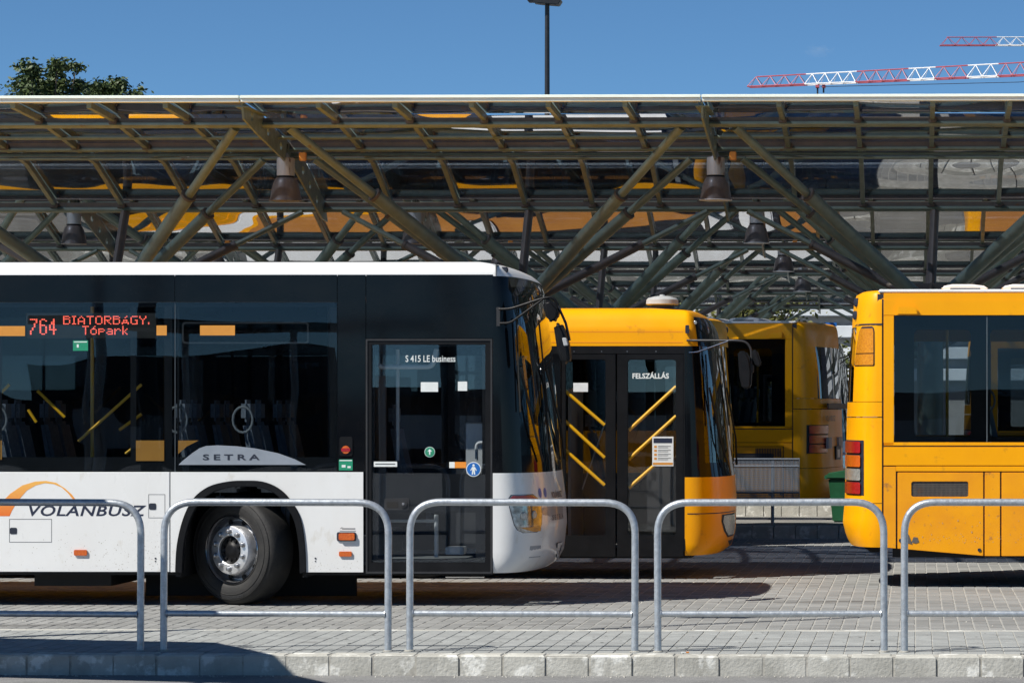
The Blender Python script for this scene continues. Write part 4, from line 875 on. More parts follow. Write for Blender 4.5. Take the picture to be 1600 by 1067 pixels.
B1(MB().tube([PM(872, 478, vm), PM(884, 505, vm), PM(890, 532, vm)], .012, 8), 'mirror_arm', 'dark_grey', mir); pod([(880, 528), (887, 528), (890, 540), (883, 541)], vm-.11, vm-.08, 'mirror_joint', 'inner_grey', bv=.006)

# ---------------------------------------------------------------- the middle yellow bus with the double door
W2 = 2.5; Y2 = 22.67*K
nx = nose(1151, 1070, Y2, W2, 2.5)
t2 = thing('bus', 'yellow city bus behind the white bus, with a black double door and grey roof vent', 'bus', (nx-5.5, Y2+W2/2, 0))
OX2 = t2.location.x; O2 = (0, -W2/2, 0)
def P2(px, py, v=0):
    p = wpt(px, py, Y2+v); return p.x-OX2, p.z
def B2(mb, name, m, par=t2, **k): return mb.build(name, m, par, off=O2, **k)
def R2(px0, px1, py0, py1, y0, y1, r=0):
    (a, zt), (b, zb) = P2(px0, py0), P2(px1, py1)
    return MB().plate(rrect(a, b, zb, zt, r), y0, y1) if r else MB().box(a, b, y0, y1, zb, zt)
uf = nx-OX2; ur = uf-11.2; sB = P2(1070, 700)[0]
prof2 = [(.25, .03, -.13, .03), (.30, .005, -.06, 0), (.45, 0, -.01, 0), (.80, 0, 0, 0), (1.05, 0, -.015, 0), (1.2, 0, -.04, 0), (1.6, 0, -.07, .02), (2.1, 0, -.12, .04), (2.45, 0, -.17, .05),
         (2.62, .012, -.22, .06), (2.72, .045, -.27, .09), (2.78, .085, -.33, .12), (2.815, .14, -.40, .18), (2.832, .24, -.52, .3), (2.84, .4, -.75, .5)]
S2 = Shell(uf, ur, W2, uf-sB, .25, prof2, e=2.5, n=44); N2 = S2.n+S2.nr+2
z541 = P2(0, 541)[1]
rm = MB(); zz = [z541]+[z for z in zr(2.45, 2.84, 14) if z > z541+.01]; S2.all(zz, rm); S2.cap(2.84, rm); B2(rm, 'roof', 'yellow_paint', smooth=True)
for py, d in ((519, .006), (535.5, .006)): z = P2(0, py)[1]; B2(MB().box(ur+.3, sB-.02, -.0005 if py > 530 else .008, .03, z-d/2, z+d/2), 'roof_groove', 'orange_print')
zl = zr(.25, P2(0, 745)[1], 14)
B2(S2.band(zl, 0, S2.n), 'front_panel', 'yellow_paint', smooth=True); B2(S2.band(zl, S2.n, N2-1), 'rear_panel', 'yellow_paint', smooth=True)
zb2 = P2(0, 745)[1]
B2(S2.band(zr(zb2, z541, 12), 0, 6), 'front_post', 'black_gloss', smooth=True); B2(S2.band(zr(zb2, z541, 12), S2.n-5, S2.n), 'front_post', 'black_gloss', smooth=True)
B2(S2.band(zr(zb2, zb2+.15, 2), 6, S2.n-5), 'windscreen_base', 'black_gloss', smooth=True); B2(S2.band(zr(zb2+.15, z541, 14), 6, S2.n-5), 'windscreen', 'screen_glass', smooth=True)
zh = [z for z in zr(z541, 2.74, 5)]
mb = MB(); rs_ = [[S2.pt(.12+(.88-.12)*k/30, z, .004) for k in range(31)] for z in zh]; mb.add([p for r in rs_ for p in r], [(a*31+b, a*31+b+1, (a+1)*31+b+1, (a+1)*31+b) for a in range(5) for b in range(30)]); B2(mb, 'destination_box', 'black_gloss', smooth=True)
B2(S2.band([zb2, z541], S2.n, S2.n+1), 'window', 'black_glass'); B2(S2.band(zr(zb2, z541, 4), S2.n+1, N2-1), 'rear_window', 'dark_glass')
# near side
xe2 = ur+.25
B2(MB().box(xe2, sB, .0, .03, P2(0, 553)[1], z541-.002), 'header_strip', 'black_trim'); B2(MB().box(xe2, P2(876, 0)[0], 0, .03, .27, zb2), 'side_panel', 'yellow_paint', bevel=.004)
B2(MB().box(xe2, P2(700, 0)[0], .003, .01, zb2, P2(0, 553)[1]), 'window', 'dark_glass'); B2(MB().box(P2(700, 0)[0], P2(876, 0)[0], .0, .03, zb2, P2(0, 553)[1]), 'side_post', 'black_gloss')
zd0, zd1 = P2(0, 869)[1], P2(0, 553)[1]
def door2(pa, pb, ga, gb, bars):
    (x0, _), (x1, _) = P2(pa, 0), P2(pb, 0); (g0, gz0), (g1, gz1) = P2(ga, 836), P2(gb, 562)
    d = B2(MB().plate([(x0, zd0), (x1, zd0), (x1, zd1-.003), (x0, zd1-.003)], .004, .04, [rrect(g0, g1, gz0, gz1, .03)[::-1]]), 'door_leaf', 'black_trim', bevel=.004)
    B2(MB().rect(g0-.01, g1+.01, gz0-.01, gz1+.01, .018, .024), 'door_glass', 'clear_glass', d)
    for (a, b), (c, e_) in bars: B2(MB().tube([(P2(a, b)[0], .05, P2(a, b)[1]), (P2(c, e_)[0], .05, P2(c, e_)[1])], .019, 10), 'grab_bar', 'pole_yellow', d, smooth=True)
    return d
dl = door2(877, 962, 884, 946, [((878, 607), (944, 664)), ((878, 654), (944, 715)), ((878, 699), (944, 758))])
dr2 = door2(964, 1068, 981, 1056, [((982, 672), (1056, 604)), ((982, 717), (1056, 650)), ((982, 762), (1040, 711))])
B2(MB().tube([(P2(943, 0)[0], .3, P2(0, 655)[1]), (P2(905, 0)[0], .3, P2(0, 765)[1])], .008, 6), 'strap_rod', 'rim_steel')
(x0, z0), (x1, z1) = P2(988, 591.5), P2(1045, 581); B2(flat_text('FELSZÁLLÁS', x0, x1, z0, z1, .0165, bold=.03), 'lettering', 'sticker_white', dr2)
po = B2(R2(1019, 1052, 682, 728, .013, .0172), 'notice', 'paper', dr2); B2(R2(1021, 1050, 684.5, 692, .0115, .0128), 'notice_print', 'navy', po)
B2(R2(1020, 1051, 722.5, 726, .0115, .0128), 'notice_print', 'amber_film', po)
for k in range(4):
    B2(R2(1022, 1026, 696+6.2*k, 699.5+6.2*k, .0115, .0128), 'notice_print', 'amber_film', po); B2(R2(1028, 1048, 696.5+6.2*k, 697.3+6.2*k, .0115, .0128).box(*([0, 0, 0, 0, 0, 0])), 'notice_print', 'seam', po); B2(R2(1028, 1044, 698.8+6.2*k, 699.6+6.2*k, .0115, .0128), 'notice_print', 'seam', po)
B2(R2(895.5, 918.5, 598, 612, .013, .017), 'notice', 'paper', dl)
B2(MB().box(P2(1068, 0)[0], sB+.02, .001, .03, zb2+.0, z541-.01), 'side_post', 'black_trim'); B2(MB().box(P2(1068, 0)[0], sB+.005, .001, .03, .30, zb2-.002), 'side_post', 'black_trim')
for px in (897, 940, 980, 1025): B2(MB().plate(disc(*P2(px, 549), .006, 8), -.004, 0), 'rivet', 'rim_steel')
B2(R2(1071, 1077, 508, 521, -.03, .0, .01), 'marker_lamp', 'ink', bevel=.006)
a, z = P2(1092, 497); q = S2.pt(.13, 2.68, .0); B2(MB().lathe([(.022, 0), (.022, -.015), (.014, -.018)], Matrix.Translation(q), 12), 'marker_lamp', 'lens_clear')
B2(MB().box(xe2, uf-.7, .05, W2-.05, .33, .36), 'floor', 'floor_grey'); B2(MB().box(xe2, uf-.4, .04, W2-.04, .22, .30), 'underbody', 'under'); B2(MB().box(xe2, uf-.8, .06, W2-.06, 2.5, 2.54), 'ceiling', 'inner_grey')
B2(MB().box(xe2, sB-.2, W2-.07, W2-.05, .36, zb2), 'inner_lining', 'dark_grey')
seats(t2, [ur+.9+.8*k for k in range(9)], (.34, .8, 1.7, 2.16), W2, .36, SEATB)
B2(MB().box(uf-.9, uf-.4, .5, W2-.2, .45, 1.22), 'dashboard', 'dark_grey', bevel=.05); link('driver_seat', SEAT, t2, (uf-1.3, 1.85-W2/2, .55))
B2(MB().box(uf-1.8, uf-1.77, 1.1, W2-.1, .36, 2.0), 'driver_partition', 'inner_grey')
for u, r in ((uf-3.2, .48), (ur+3.0, .48)):
    wheel(t2, u, .12, r, r, 0, O2, False); wheel(t2, u, W2-.12, r, r, math.pi, O2, False)
# roof vent, front details, mirror
a = P2(1026, 0)[0]; rx = Matrix.Translation((a, .75, 2.835)) @ Matrix.Rotation(R(90), 4, 'X')
vt = B2(MB().lathe([(.135, -.01), (.125, .05), (.13, .055)], rx, 28), 'roof_vent', 'dark_grey'); B2(MB().lathe([(.165, .05), (.175, .06), (.17, .105), (.15, .125), (.08, .142), (.03, .147), (.028, .16), (.005, .163)], rx, 28), 'vent_hood', 'vent_grey', vt, smooth=True)
def patch2(rows, off, m, name, par=t2, nn_=8):
    vs = []
    for z, pl_, pr_ in rows:
        a0, a1 = S2.solve(pl_, z, t2), S2.solve(pr_, z, t2); vs += [S2.pt(a0+(a1-a0)*k/nn_, z, off) for k in range(nn_+1)]
    m_ = nn_+1; return B2(MB().add(vs, [(i*m_+k, i*m_+k+1, (i+1)*m_+k+1, (i+1)*m_+k) for i in range(len(rows)-1) for k in range(nn_)]), name, m, par, smooth=True)
def z2(py): return CH-(py-CY)/145.0
h2 = patch2([(z2(836), 1136, 1145), (z2(826), 1131, 1147), (z2(810), 1127, 1148), (z2(800), 1128, 1147)], .004, 'ink', 'headlight'); patch2([(z2(833), 1137, 1145), (z2(825), 1133, 1146.5), (z2(811), 1129, 1147.5), (z2(802), 1130, 1147)], .009, 'lens_clear', 'headlight_lens', h2)
patch2([(z2(798), 1074, 1147.5), (z2(796.5), 1074, 1147.5)], .002, 'ink', 'panel_joint', nn_=20); patch2([(z2(862), 1143, 1147), (z2(838), 1144, 1148.5)], .006, 'plate_white', 'number_plate')
patch2([(z2(850), 1139, 1148), (z2(842), 1137, 1148.5)], .004, 'ink', 'bumper_slot')
for p0, p1 in ((.33, .18), (.66, .44)): B2(MB().tube([S2.pt(p0, 1.17, .05), S2.pt((p0+p1)/2, 1.45, .05), S2.pt(p1, 2.0, .04)], .011, 6).tube([S2.pt(p1-.01, 1.6, .03), S2.pt(p1, 2.35, .025)], .008, 6), 'wiper', 'under')
def PM2(px, py, v): x, z = P2(px, py, v); return (x, v, z)
vm = -.16
mi2 = B2(MB().tube(fillet([PM2(1074, 532, 0), PM2(1082, 532, -.06), PM2(1150, 532, vm), PM2(1166, 534, vm), PM2(1174, 545, vm), PM2(1174, 575, vm)], .08), .013, 10), 'mirror', 'dark_grey', smooth=True)
B2(MB().tube([PM2(1077, 551, 0), PM2(1090, 550, -.05), PM2(1138, 533, vm)], .009, 8), 'mirror_arm', 'chrome', mi2, smooth=True)
def pod2(pts, v0, v1, name, m, bv=.025): return B2(MB().plate([P2(a, b, vm) for a, b in pts], v0, v1), name, m, mi2, bevel=bv, smooth=True, seg=3)
pod2([(1153, 549), (1166, 548), (1172, 560), (1175, 580), (1174, 604), (1170, 608), (1160, 607), (1156, 590)], vm-.09, vm+.08, 'mirror_housing', 'black_trim')
pod2([(1175, 546), (1183, 547), (1190, 568), (1188, 573), (1181, 572), (1175, 558)], vm-.05, vm+.07, 'mirror_housing', 'black_trim', .015); pod2([(1167, 570), (1178, 570), (1178, 582), (1168, 582)], vm-.03, vm+.03, 'mirror_joint', 'dark_grey', .006)

# ---------------------------------------------------------------- yellow coaches seen from the rear quarter (built once, mirrored for the other side)
W3 = 2.5
def rear_bus(label, loc, rz, flip, near):
    """Local u: 0 at the rear end, growing towards the front; v: 0 at the visible side."""
    f = -1 if flip else 1
    t = thing('bus', label, 'bus', loc, rz)
    off = (0, -W3/2, 0)
    def B(mb, name, m, par=t, **k):
        mb.v = [(f*p[0], p[1], p[2]) for p in mb.v]; return mb.build(name, m, par, off=off, **k)
    L = 11.6
    prof = [(.40, .03, -.02, .06), (.48, .01, 0, .015), (.62, 0, 0, -.02), (.84, 0, 0, 0), (1.2, 0, 0, .012), (1.7, 0, 0, .022), (2.2, 0, -.03, .045), (2.6, 0, -.06, .075), (2.80, .004, -.1, .09), (2.88, .012, -.15, .10),
            (2.93, .035, -.2, .12), (2.955, .08, -.27, .17), (2.963, .20, -.4, .30)]
    S = Shell(L, 0, W3, .35, .395, prof, e=2.6, n=24, nr=44); N = S.n+S.nr+2; i0 = S.n+1
    def RB(zs, a, b, name, m, par=t, o=0):
        mb = S.band(zs, i0+a, i0+b)
        if o: 
            c = Vector((1.5, W3/2, 0)); mb.v = [(p[0]-o*.8, p[1]+(o if p[1] > W3/2 else -o)*.6, p[2]) for p in mb.v]
        return B(mb, name, m, par, smooth=True)
    zs_l = zr(.40, .835, 8); zs_m = zr(.842, 1.69, 8); zs_u = zr(1.70, 2.963, 26)
    RB(zs_l, 0, S.nr, 'bumper', 'yellow_paint'); RB(zs_m, 0, S.nr, 'rear_panel', 'yellow_paint')
    # rear window inside the upper rear panel
    RB([z for z in zs_u if z <= 1.86], 0, S.nr, 'rear_panel', 'yellow_paint')
    RB(zr(1.851, 2.60, 12), 0, 12, 'rear_corner', 'yellow_paint'); RB(zr(1.851, 2.60, 12), S.nr-12, S.nr, 'rear_corner', 'yellow_paint'); RB(zr(1.851, 2.60, 12), 12, S.nr-12, 'rear_window', 'rear_glass')
    mb = MB(); S.band([2.60]+[z for z in zs_u if z > 2.61 and z < 2.93]+[2.93], i0, i0+S.nr, mb); B(mb, 'rear_brow', 'yellow_paint', smooth=True)
    B(S.band(zr(2.87, 2.963, 8), i0+S.nr, i0+S.nr+1+S.n+1, S.band(zr(2.93, 2.963, 4), i0, i0+S.nr)), 'roof_edge', 'yellow_paint', smooth=True)
    rc = MB(); S.cap(2.9632, rc); B(rc, 'roof', 'yellow_paint' if near else 'roof_shaded')
    B(MB().box(.9, L-1.2, .95, 1.55, 2.965, 2.985), 'roof_walkway', 'dark_grey', bevel=.008)
    B(MB().box(.36, L-.5, .012, .16, 2.935, 2.968), 'roof_rail', 'roof_white', bevel=.01)
    # front and far side, simple but closed
    B(S.band(zr(.40, 1.2, 3), 0, S.n+1), 'front_panel', 'yellow_paint', smooth=True); B(S.band(zr(1.2, 2.87, 5), 0, S.n), 'windscreen', 'dark_glass', smooth=True); B(S.band(zr(2.87, 2.93, 2), 0, S.n), 'front_brow', 'yellow_paint')
    B(S.band([1.50, 2.50], S.n, S.n+1), 'window', 'bus_glass'); B(S.band([1.2, 1.50], S.n, S.n+1), 'side_panel', 'yellow_paint'); B(S.band([2.50, 2.93], S.n, S.n+1), 'side_panel', 'yellow_paint')
    # visible side
    sp0, W0 = .40, .515          # seam of the corner, first window edge
    e_ = L-.42
    zwt, zwb = 2.705, 1.450
    B(MB().box(sp0+.012, e_, 0, .03, zwt+.003, 2.865), 'roof_band', 'yellow_paint', bevel=.003); B(MB().box(sp0+.012, e_, .004, .03, 2.855, 2.93), 'roof_band', 'yellow_paint', bevel=.003)
    B(MB().box(.35, sp0+.012, .012, .03, .5, 2.92), 'corner_joint', 'ink'); B(MB().box(sp0+.012, W0, 0, .03, zwb-.04, zwt), 'side_post', 'yellow_paint', bevel=.003)
    B(MB().box(sp0+.012, e_, 0, .03, 1.412, zwb-.004), 'waist_rail', 'yellow_paint', bevel=.003); B(MB().box(sp0+.012, e_, .012, .03, 1.40, 1.412), 'waist_joint', 'ink')
    B(MB().box(sp0+.012, e_, 0, .03, 1.215, 1.40), 'side_panel', 'yellow_paint', bevel=.003)
    xw = W0
    edges = [W0, 1.44, 2.86, 4.28, 5.70, 7.12, 8.54, 9.96]
    for k, (a, b) in enumerate(zip(edges[:-1], edges[1:])):
        wn = B(MB().box(a+.003, b-.003, .004, .010, zwb, zwt), 'window', 'coach_glass')
        B(MB().plate([(a+.003, zwb), (b-.003, zwb), (b-.003, zwt), (a+.003, zwt)], .012, .018, [rrect(a+(.03 if k else .20), b-(.05 if k else .16), zwb+.05, zwt-.14, .05)[::-1]]), 'window_border', 'black_trim', wn)
    for a in edges[1:]: B(MB().box(a-.003, a+.003, .011, .013, zwb, zwt), 'window_seam', 'inner_grey')
    B(MB().box(9.96, e_, .002, .03, .5, zwt), 'door', 'black_gloss')
    # skirt: slanting tail, hatches, pillar
    def zslant(u): return .40+(.315-.40)*min(max((u-.42)/1.0, 0), 1)
    hts = [(.55, 1.405), (1.585, 3.0), (4.6, 6.4), (6.45, 7.2), (8.4, 9.93)]
    pr = sp0+.012
    B(MB().plate([(pr, zslant(pr)), (.535, zslant(.535)), (.535, 1.205), (pr, 1.205)], 0, .03), 'side_panel', 'yellow_worn', bevel=.003)
    B(MB().box(.535, e_, 0, .03, 1.157, 1.208), 'side_panel', 'yellow_paint', bevel=.003)
    for k, (a, b) in enumerate(hts):
        gr = rrect(a+.14, b-.15, .905, 1.055, .02)[::-1]
        h = B(MB().plate([(a, zslant(a)), (b, zslant(b)), (b, 1.148), (a, 1.148)], .003, .03, [gr] if k == 0 else []), 'hatch', 'yellow_worn', bevel=.004)
        if k == 0:
            B(MB().rect(a+.12, b-.13, .89, 1.07, .034, .04), 'grille_back', 'under', h)
            gm_ = MB(); nx_ = 44
            for q in range(nx_): u = a+.14+(b-a-.29)*q/nx_; gm_.box(u, u+.006, .014, .024, .905, 1.055)
            for q in range(9): z = .91+.0165*q; gm_.box(a+.14, b-.15, .016, .022, z, z+.005)
            B(gm_, 'grille', 'olive_brown', h)
            B(MB().plate(disc(a+.03, .47, .018, 12), -.004, .003).plate(disc(b-.04, zslant(b)+.06, .018, 12), -.004, .003), 'hatch_lock', 'ink', h); B(MB().plate([(a+.14, .455), (a+.18, .44), (a+.215, .455), (a+.20, .50), (a+.16, .505)], -.001, .003), 'rust_hole', 'olive_brown', h)
    B(MB().plate([(1.418, zslant(1.418)), (1.572, .315), (1.572, 1.148), (1.418, 1.148)], 0, .03), 'side_post', 'yellow_worn', bevel=.004)
    B(MB().box(.53, e_, .02, .034, .42, 1.15), 'hatch_joint', 'ink')
    for u in (3.8, 9.0-1.2+.0): pass
    for u in (3.8, 7.8): 
        B(MB().plate(disc(u, .5, .64, 36)[:19], -.004, .03), 'wheel_arch', 'under')
    B(MB().box(.5, L-.4, .05, W3-.05, .30, .40), 'underbody', 'under'); B(MB().plate([(.18, .40), (.28, .33), (.36, .33), (.42, .40)], .5, W3-.5), 'tow_hook', 'under')
    for u in (3.8, 7.8):
        T_ = [(u, .10, 0), (u, W3-.10, math.pi)]
        for (uu, v, s_) in T_: wheel(t, f*uu, v, .48, .48, s_, off, False)
    # corner fittings: amber side lamp, brow strip, tail lamps, two round lamps, roof bracket
    def cpt(k, z, o): 
        i = i0+k; N_ = S.ring(z); p = N_[i % N]; q0 = N_[(i-1) % N]; q1 = N_[(i+1) % N]; tv = Vector((q1[0]-q0[0], q1[1]-q0[1], 0)); nv = Vector((tv.y, -tv.x, 0)).normalized(); return (p[0]+nv.x*o, p[1]+nv.y*o, z)
    def cpatch(rows, o, name, m, par=t, n=6):
        vs = []; 
        for z, ua, ub in rows:
            for q in range(n+1):
                u = ua+(ub-ua)*q/n
                r = S.ring(z)[i0:i0+S.nr+1]; best = None
                for j in range(S.nr, S.nr//2, -1):
                    if r[j-1][0] <= u <= r[j][0]:
                        w_ = (u-r[j-1][0])/max(r[j][0]-r[j-1][0], 1e-6); a_, b_ = Vector(r[j-1]), Vector(r[j]); p = a_.lerp(b_, w_); tv = b_-a_; nv = Vector((tv.y, -tv.x, 0)).normalized(); best = p+nv*o; break
                if best is None: best = Vector((max(u, r[S.nr//2][0]), -o if u > .3 else W3*.4, z)); 
                vs.append(best)
        m_ = n+1; return B(MB().add(vs, [(a*m_+b, a*m_+b+1, (a+1)*m_+b+1, (a+1)*m_+b) for a in range(len(rows)-1) for b in range(n)]), name, m, par, smooth=True)
    if near:
     fl = cpatch([(2.205, .125, .315), (2.22, .118, .322), (2.40, .140, .322), (2.55, .168, .322), (2.585, .185, .315), (2.60, .20, .30)], .004, 'side_lamp_frame', 'ink')
     cpatch([(2.215, .135, .31), (2.23, .13, .315), (2.325, .138, .315)], .012, 'side_lamp', 'lens_amber', fl); cpatch([(2.335, .138, .315), (2.40, .15, .315), (2.55, .178, .315), (2.58, .192, .308)], .012, 'side_lamp', 'lens_amber', fl)
     cpatch([(2.612, .12, .40), (2.628, .14, .40)], .005, 'brow_joint', 'ink')
    for z, m in ((1.333, 'lens_red'), (1.195, 'lens_red'), (1.06, 'lens_red')) if not near else ((1.333, 'lens_red'), (1.195, 'lens_orange'), (1.06, 'lens_clear'), (.925, 'lens_red')):
        tl = cpatch([(z-.008, .03, .215), (z+.132, .03, .215)], .005, 'tail_lamp', 'ink'); cpatch([(z+.004, .035, .185), (z+.015, .033, .192), (z+.108, .033, .192), (z+.12, .035, .185)], .020, 'tail_lamp_lens', m, tl)
    for z in (2.85, 2.72) if near else ():
        p = cpt(S.nr-13, z, .0); T_ = Matrix.Translation(p) @ Matrix.Rotation(R(-60), 4, 'Z')
        B(MB().lathe([(.045, .01), (.045, -.02), (.03, -.026)], T_, 14), 'marker_lamp', 'ink', smooth=True)
    B(MB().plate([(.545, 2.712), (.76, 2.712), (.745, 2.77), (.72, 2.80), (.655, 2.812), (.56, 2.812), (.545, 2.80)], -.05, .0), 'roof_bracket', 'yellow_paint', bevel=.012)
    if near:
        specks(B, t, 380, lambda: (random.uniform(.58, 3.0), .44+abs(random.gauss(0, .16))), .006)
        B(MB().plate([(.60, .46), (.70, .43), (.66, .53), (.61, .56)], -.0008, .002), 'rust_streak', 'olive_brown')
    # roof hatches (white domes)
    for u in (1.22, 1.80+.03, 5.4):
        d = B(MB().plate([(u-.20, 2.965), (u+.20, 2.965), (u+.255, 2.985), (u+.20, 3.02), (u+.08, 3.035), (u-.12, 3.035), (u-.22, 3.015), (u-.235, 2.985)], .45, 1.4), 'roof_hatch', 'roof_white', bevel=.015, smooth=True)
        B(MB().box(u-.14, u+.16, .44, .46, 2.972, 2.995), 'hatch_gap', 'ink', d)
    # interior
    B(MB().box(.4, L-.6, .05, W3-.05, .80, .84), 'floor', 'floor_grey'); B(MB().box(.4, L-.8, .06, W3-.06, 2.66, 2.69), 'ceiling', 'inner_grey')
    B(MB().box(.4, L-.6, W3-.07, W3-.05, .84, 1.48).box(.4, L-.6, .05, .06, .84, 1.44), 'inner_lining', 'dark_grey')
    seats(t, [f*(.95+.82*k) for k in range(10)], (.34, .80, 1.70, 2.16), W3, .84, SEATB, flip=flip)
    B(MB().tube([(1.05, .6, 1.2), (1.05, .6, 2.66)], .016, 8), 'grab_pole', 'pole_yellow'); B(MB().box(.62, .70, W3-.25, W3-.05, 1.5, 2.5), 'curtain', 'inner_grey')
    return t
# right: its tail at the picture's right third
Y3 = 21.66*K; x3 = wpt(1316, 700, Y3).x
b3 = rear_bus('yellow bus at the right edge, its rear corner with stacked tail lamps facing left', (x3, Y3+W3/2, 0), 0, False, True)
# the hindmost yellow bus, turned a little, its tail to the right
Y4 = 33.0*K; q4 = wpt(1252, 640, Y4); rz4 = R(-9.5)
c_ = Vector((q4.x+.12, Y4, 0))+Matrix.Rotation(rz4, 3, 'Z') @ Vector((.18, W3/2, 0))
b4 = rear_bus('yellow-orange bus parked aslant in the shade behind the others, dark rear window to the right', (c_.x, c_.y, 0), rz4, True, False)
b4.scale = (1.05, 1.05, 1.05)
for k, (bx, z0, z1, m, n_) in enumerate(((0, 1.62, 1.68, 'lens_red', 'brake_strip'),)):
    MB().box(.005, .03, -.75, .75, 1.70, 1.78).build('brake_strip', 'olive_brown', b4, bevel=.004)
vs, fs = text2d('VOLÁNBUSZ'); MB().add([(.012, -.9+.75*x, 1.52+.10*y) for x, y in vs], fs).build('lettering', 'ink', b4)
MB().box(-.02, .02, -.7, -.45, 1.12, 1.28).box(-.02, .02, .1, .4, 1.12, 1.28).build('notice', 'inner_grey', b4); MB().box(-.01, .02, -.1, .25, .95, 1.15).build('plate_recess', 'ink', b4)
MB().box(-.01, .022, -.02, .17, .98, 1.10).build('number_plate', 'plate_white', b4)
g = MB()
for k in range(16): g.box(-.95+.024*k, -.938+.024*k, -W3/2-.006, -W3/2+.004, 1.0, 1.13)
g.build('side_grille', 'ink', b4)
# two more of the same kind, hidden from here: the canopy glass mirrors their roofs
b5 = dup(b3); b5.location = (wpt(1135, 700, 28*K).x, 41.3+W3/2, 0); b5.rotation_euler = (0, 0, math.pi); 
for c in b5.children:
    if c.name.split('.')[0] == 'roof':
        c.data = c.data.copy(); c.data.materials[0] = M['dark_grey']
MB().box(.9, 3.9, -.75, .75, 2.965, 3.03).build('air_conditioner', 'roof_white', b5, bevel=.06)
b5['label'] = 'yellow bus hidden behind the middle bus, seen only mirrored in the nearest canopy glass'
b6 = dup(b3); [setattr(c.material_slots[0], 'link', 'OBJECT') or setattr(c.material_slots[0], 'material', M['roof_shaded']) for c in b6.children if c.name.split('.')[0] == 'roof']; b6.location = (.75, 33.4*K+W3/2, 0); b6['label'] = 'yellow bus hidden behind the right-hand bus, mirrored in the second canopy glass'
# sliver of a white and black bus far behind
b7 = dup(t1, None, ('wheel_nut', 'hub_bolt', 'hand_hole')); b7.location = (wpt(1335, 600, 39.3*K).x-6.1, 39.3*K+W1/2, 0); b7['label'] = 'white-roofed black bus far back, a sliver between the two yellow buses at right'
for b in (t1, t2, b3, b4, b5, b6, b7): b['group'] = 'buses at the bus station'

# ================================================================ RAILINGS on the island
RY = 14.72*K
def railing(pl, pr_, label):
    a, b = wpt(pl, 1018, RY).x, wpt(pr_, 1018, RY).x; c = (a+b)/2; h = (b-a)/2; zt_ = wpt((pl+pr_)/2, 784.5, RY).z-KZ; zm = wpt((pl+pr_)/2, 958.5, RY).z-KZ
    t = thing('railing', label, 'railing', (c, RY, KZ), group='hoop railings along the island')
    fr_ = MB().tube(fillet([(-h, 0, -.06), (-h, 0, zt_), (h, 0, zt_), (h, 0, -.06)], .215, 10), .0245, 14).build('hoop', 'galv', t, smooth=True)
    MB().tube([(-h+.02, 0, zm), (h-.02, 0, zm)], .021, 12).build('lower_rail', 'galv', t, smooth=True)
    for s in (-1, 1):
        MB().lathe([(.036, -.004), (.036, .006), (.027, .009)], Matrix.Translation((s*h, 0, 0)) @ Matrix.Rotation(R(90), 4, 'X'), 16).build('base_collar', 'joint', t)
        MB().tube([(s*(h-.028), 0, zm), (s*(h-.018), 0, zm)], .026, 12, .029).build('weld', 'galv', t, smooth=True)
    t.rotation_euler = (random.gauss(0, .004), random.gauss(0, .003), random.gauss(0, .006)); return t
railing(-131, 219.5, 'leftmost galvanised hoop railing, cut off by the left edge, in the shade'); railing(256, 606, 'galvanised hoop railing in front of the white bus wheel')
railing(640, 992, 'galvanised hoop railing in front of the white bus door and headlight'); railing(1028, 1381.5, 'galvanised hoop railing in front of the middle yellow bus nose')
railing(1413, 1764, 'rightmost galvanised hoop railing, cut off by the right edge')

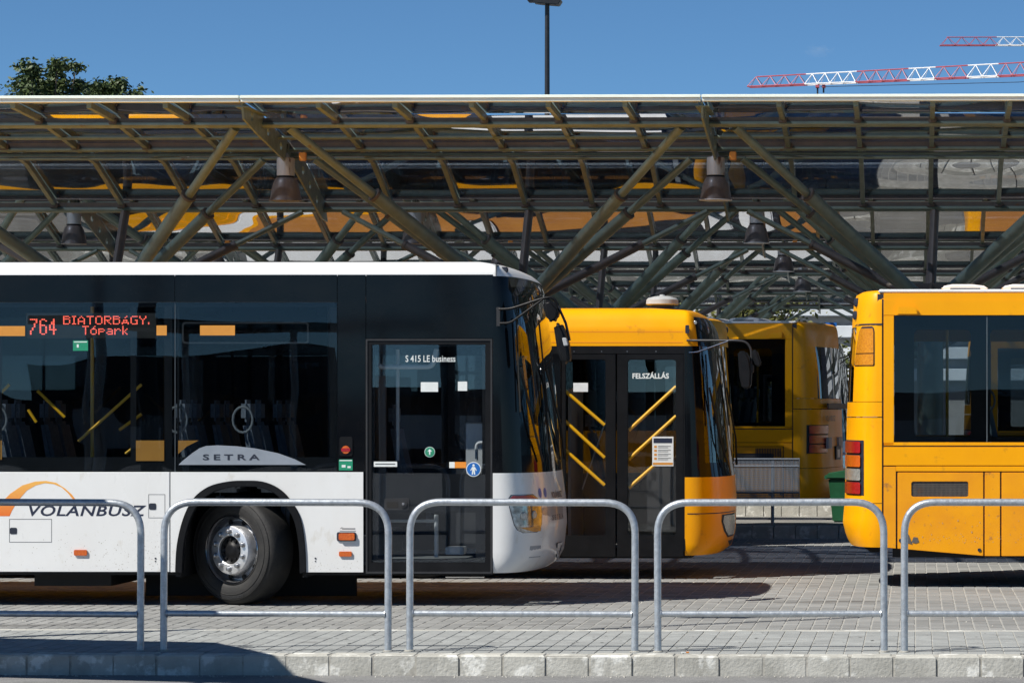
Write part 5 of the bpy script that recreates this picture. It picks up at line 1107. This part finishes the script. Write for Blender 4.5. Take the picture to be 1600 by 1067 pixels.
# ================================================================ small things on the first platform
pz = .168
YB = 30.6*K; p0, p1 = wpt(1128, 770, YB), wpt(1249, 770, YB)
t = thing('mesh_barrier', 'grey wire mesh barrier panel on posts behind the middle yellow bus', 'barrier', ((p0.x+p1.x)/2, YB, pz))
hw = (p1.x-p0.x)/2; za, zb_ = wpt(1200, 717, YB).z-pz, wpt(1200, 779, YB).z-pz
MB().tube([(-hw, 0, zb_), (-hw, 0, za), (hw, 0, za), (hw, 0, zb_), (-hw, 0, zb_)], .014, 6).tube([(-hw, 0, za-.1), (hw, 0, za-.1)], .012, 6).tube([(-hw, 0, zb_+.09), (hw, 0, zb_+.09)], .01, 6).build('frame', 'mesh_blue', t)
mw = MB()
for k in range(1, 60): u = -hw+2*hw*k/60; mw.tube([(u, 0, zb_), (u, 0, za)], .0055, 4)
for k in range(1, 22): z = zb_+(za-zb_)*k/22; mw.tube([(-hw, .004, z), (hw, .004, z)], .004, 4)
mw.build('wire_mesh', 'mesh_blue', t)
for px in (1207, 1135): u = wpt(px, 700, YB).x-(p0.x+p1.x)/2; MB().tube([(u, .02, -.02), (u, .02, za)], .024, 8).build('post', 'mesh_blue', t)
p = wpt(1318, 815, 31.2*K); t = thing('wheelie_bin', 'green plastic wheelie bin half hidden behind the right-hand bus', 'bin', (p.x+.06, 31.2*K, pz))
MB().add([(-.21, -.22, 0), (.21, -.22, 0), (.21, .22, 0), (-.21, .22, 0), (-.27, -.28, .62), (.27, -.28, .62), (.27, .28, .62), (-.27, .28, .62)], [(0, 3, 2, 1), (4, 5, 6, 7), (0, 1, 5, 4), (1, 2, 6, 5), (2, 3, 7, 6), (3, 0, 4, 7)]).build('body', 'bin_green', t, bevel=.02)
MB().plate([(-.31, .62), (.30, .62), (.29, .70), (.0, .74), (-.29, .69)], -.31, .31).build('lid', 'bin_green', t, bevel=.015)
MB().tube([(-.30, -.2, .64), (-.30, .2, .64)], .03, 8).build('handle', 'bin_green', t)
for s in (-.2, .2): MB().lathe([(.09, -.02), (.09, .02)], Matrix.Translation((.2, s, .09)), 16).build('wheel', 'rubber', t)
p = wpt(1298, 507, 58*K); t = thing('blue_sign', 'small blue sign board far back under the canopies', 'sign', (p.x, 58*K, 0)); MB().box(-.16, .16, -.02, .02, p.z-.05, p.z+.05).build('board', 'blue_sticker', t); MB().tube([(0, .03, 0), (0, .03, p.z)], .03, 8).build('post', 'concrete', t)
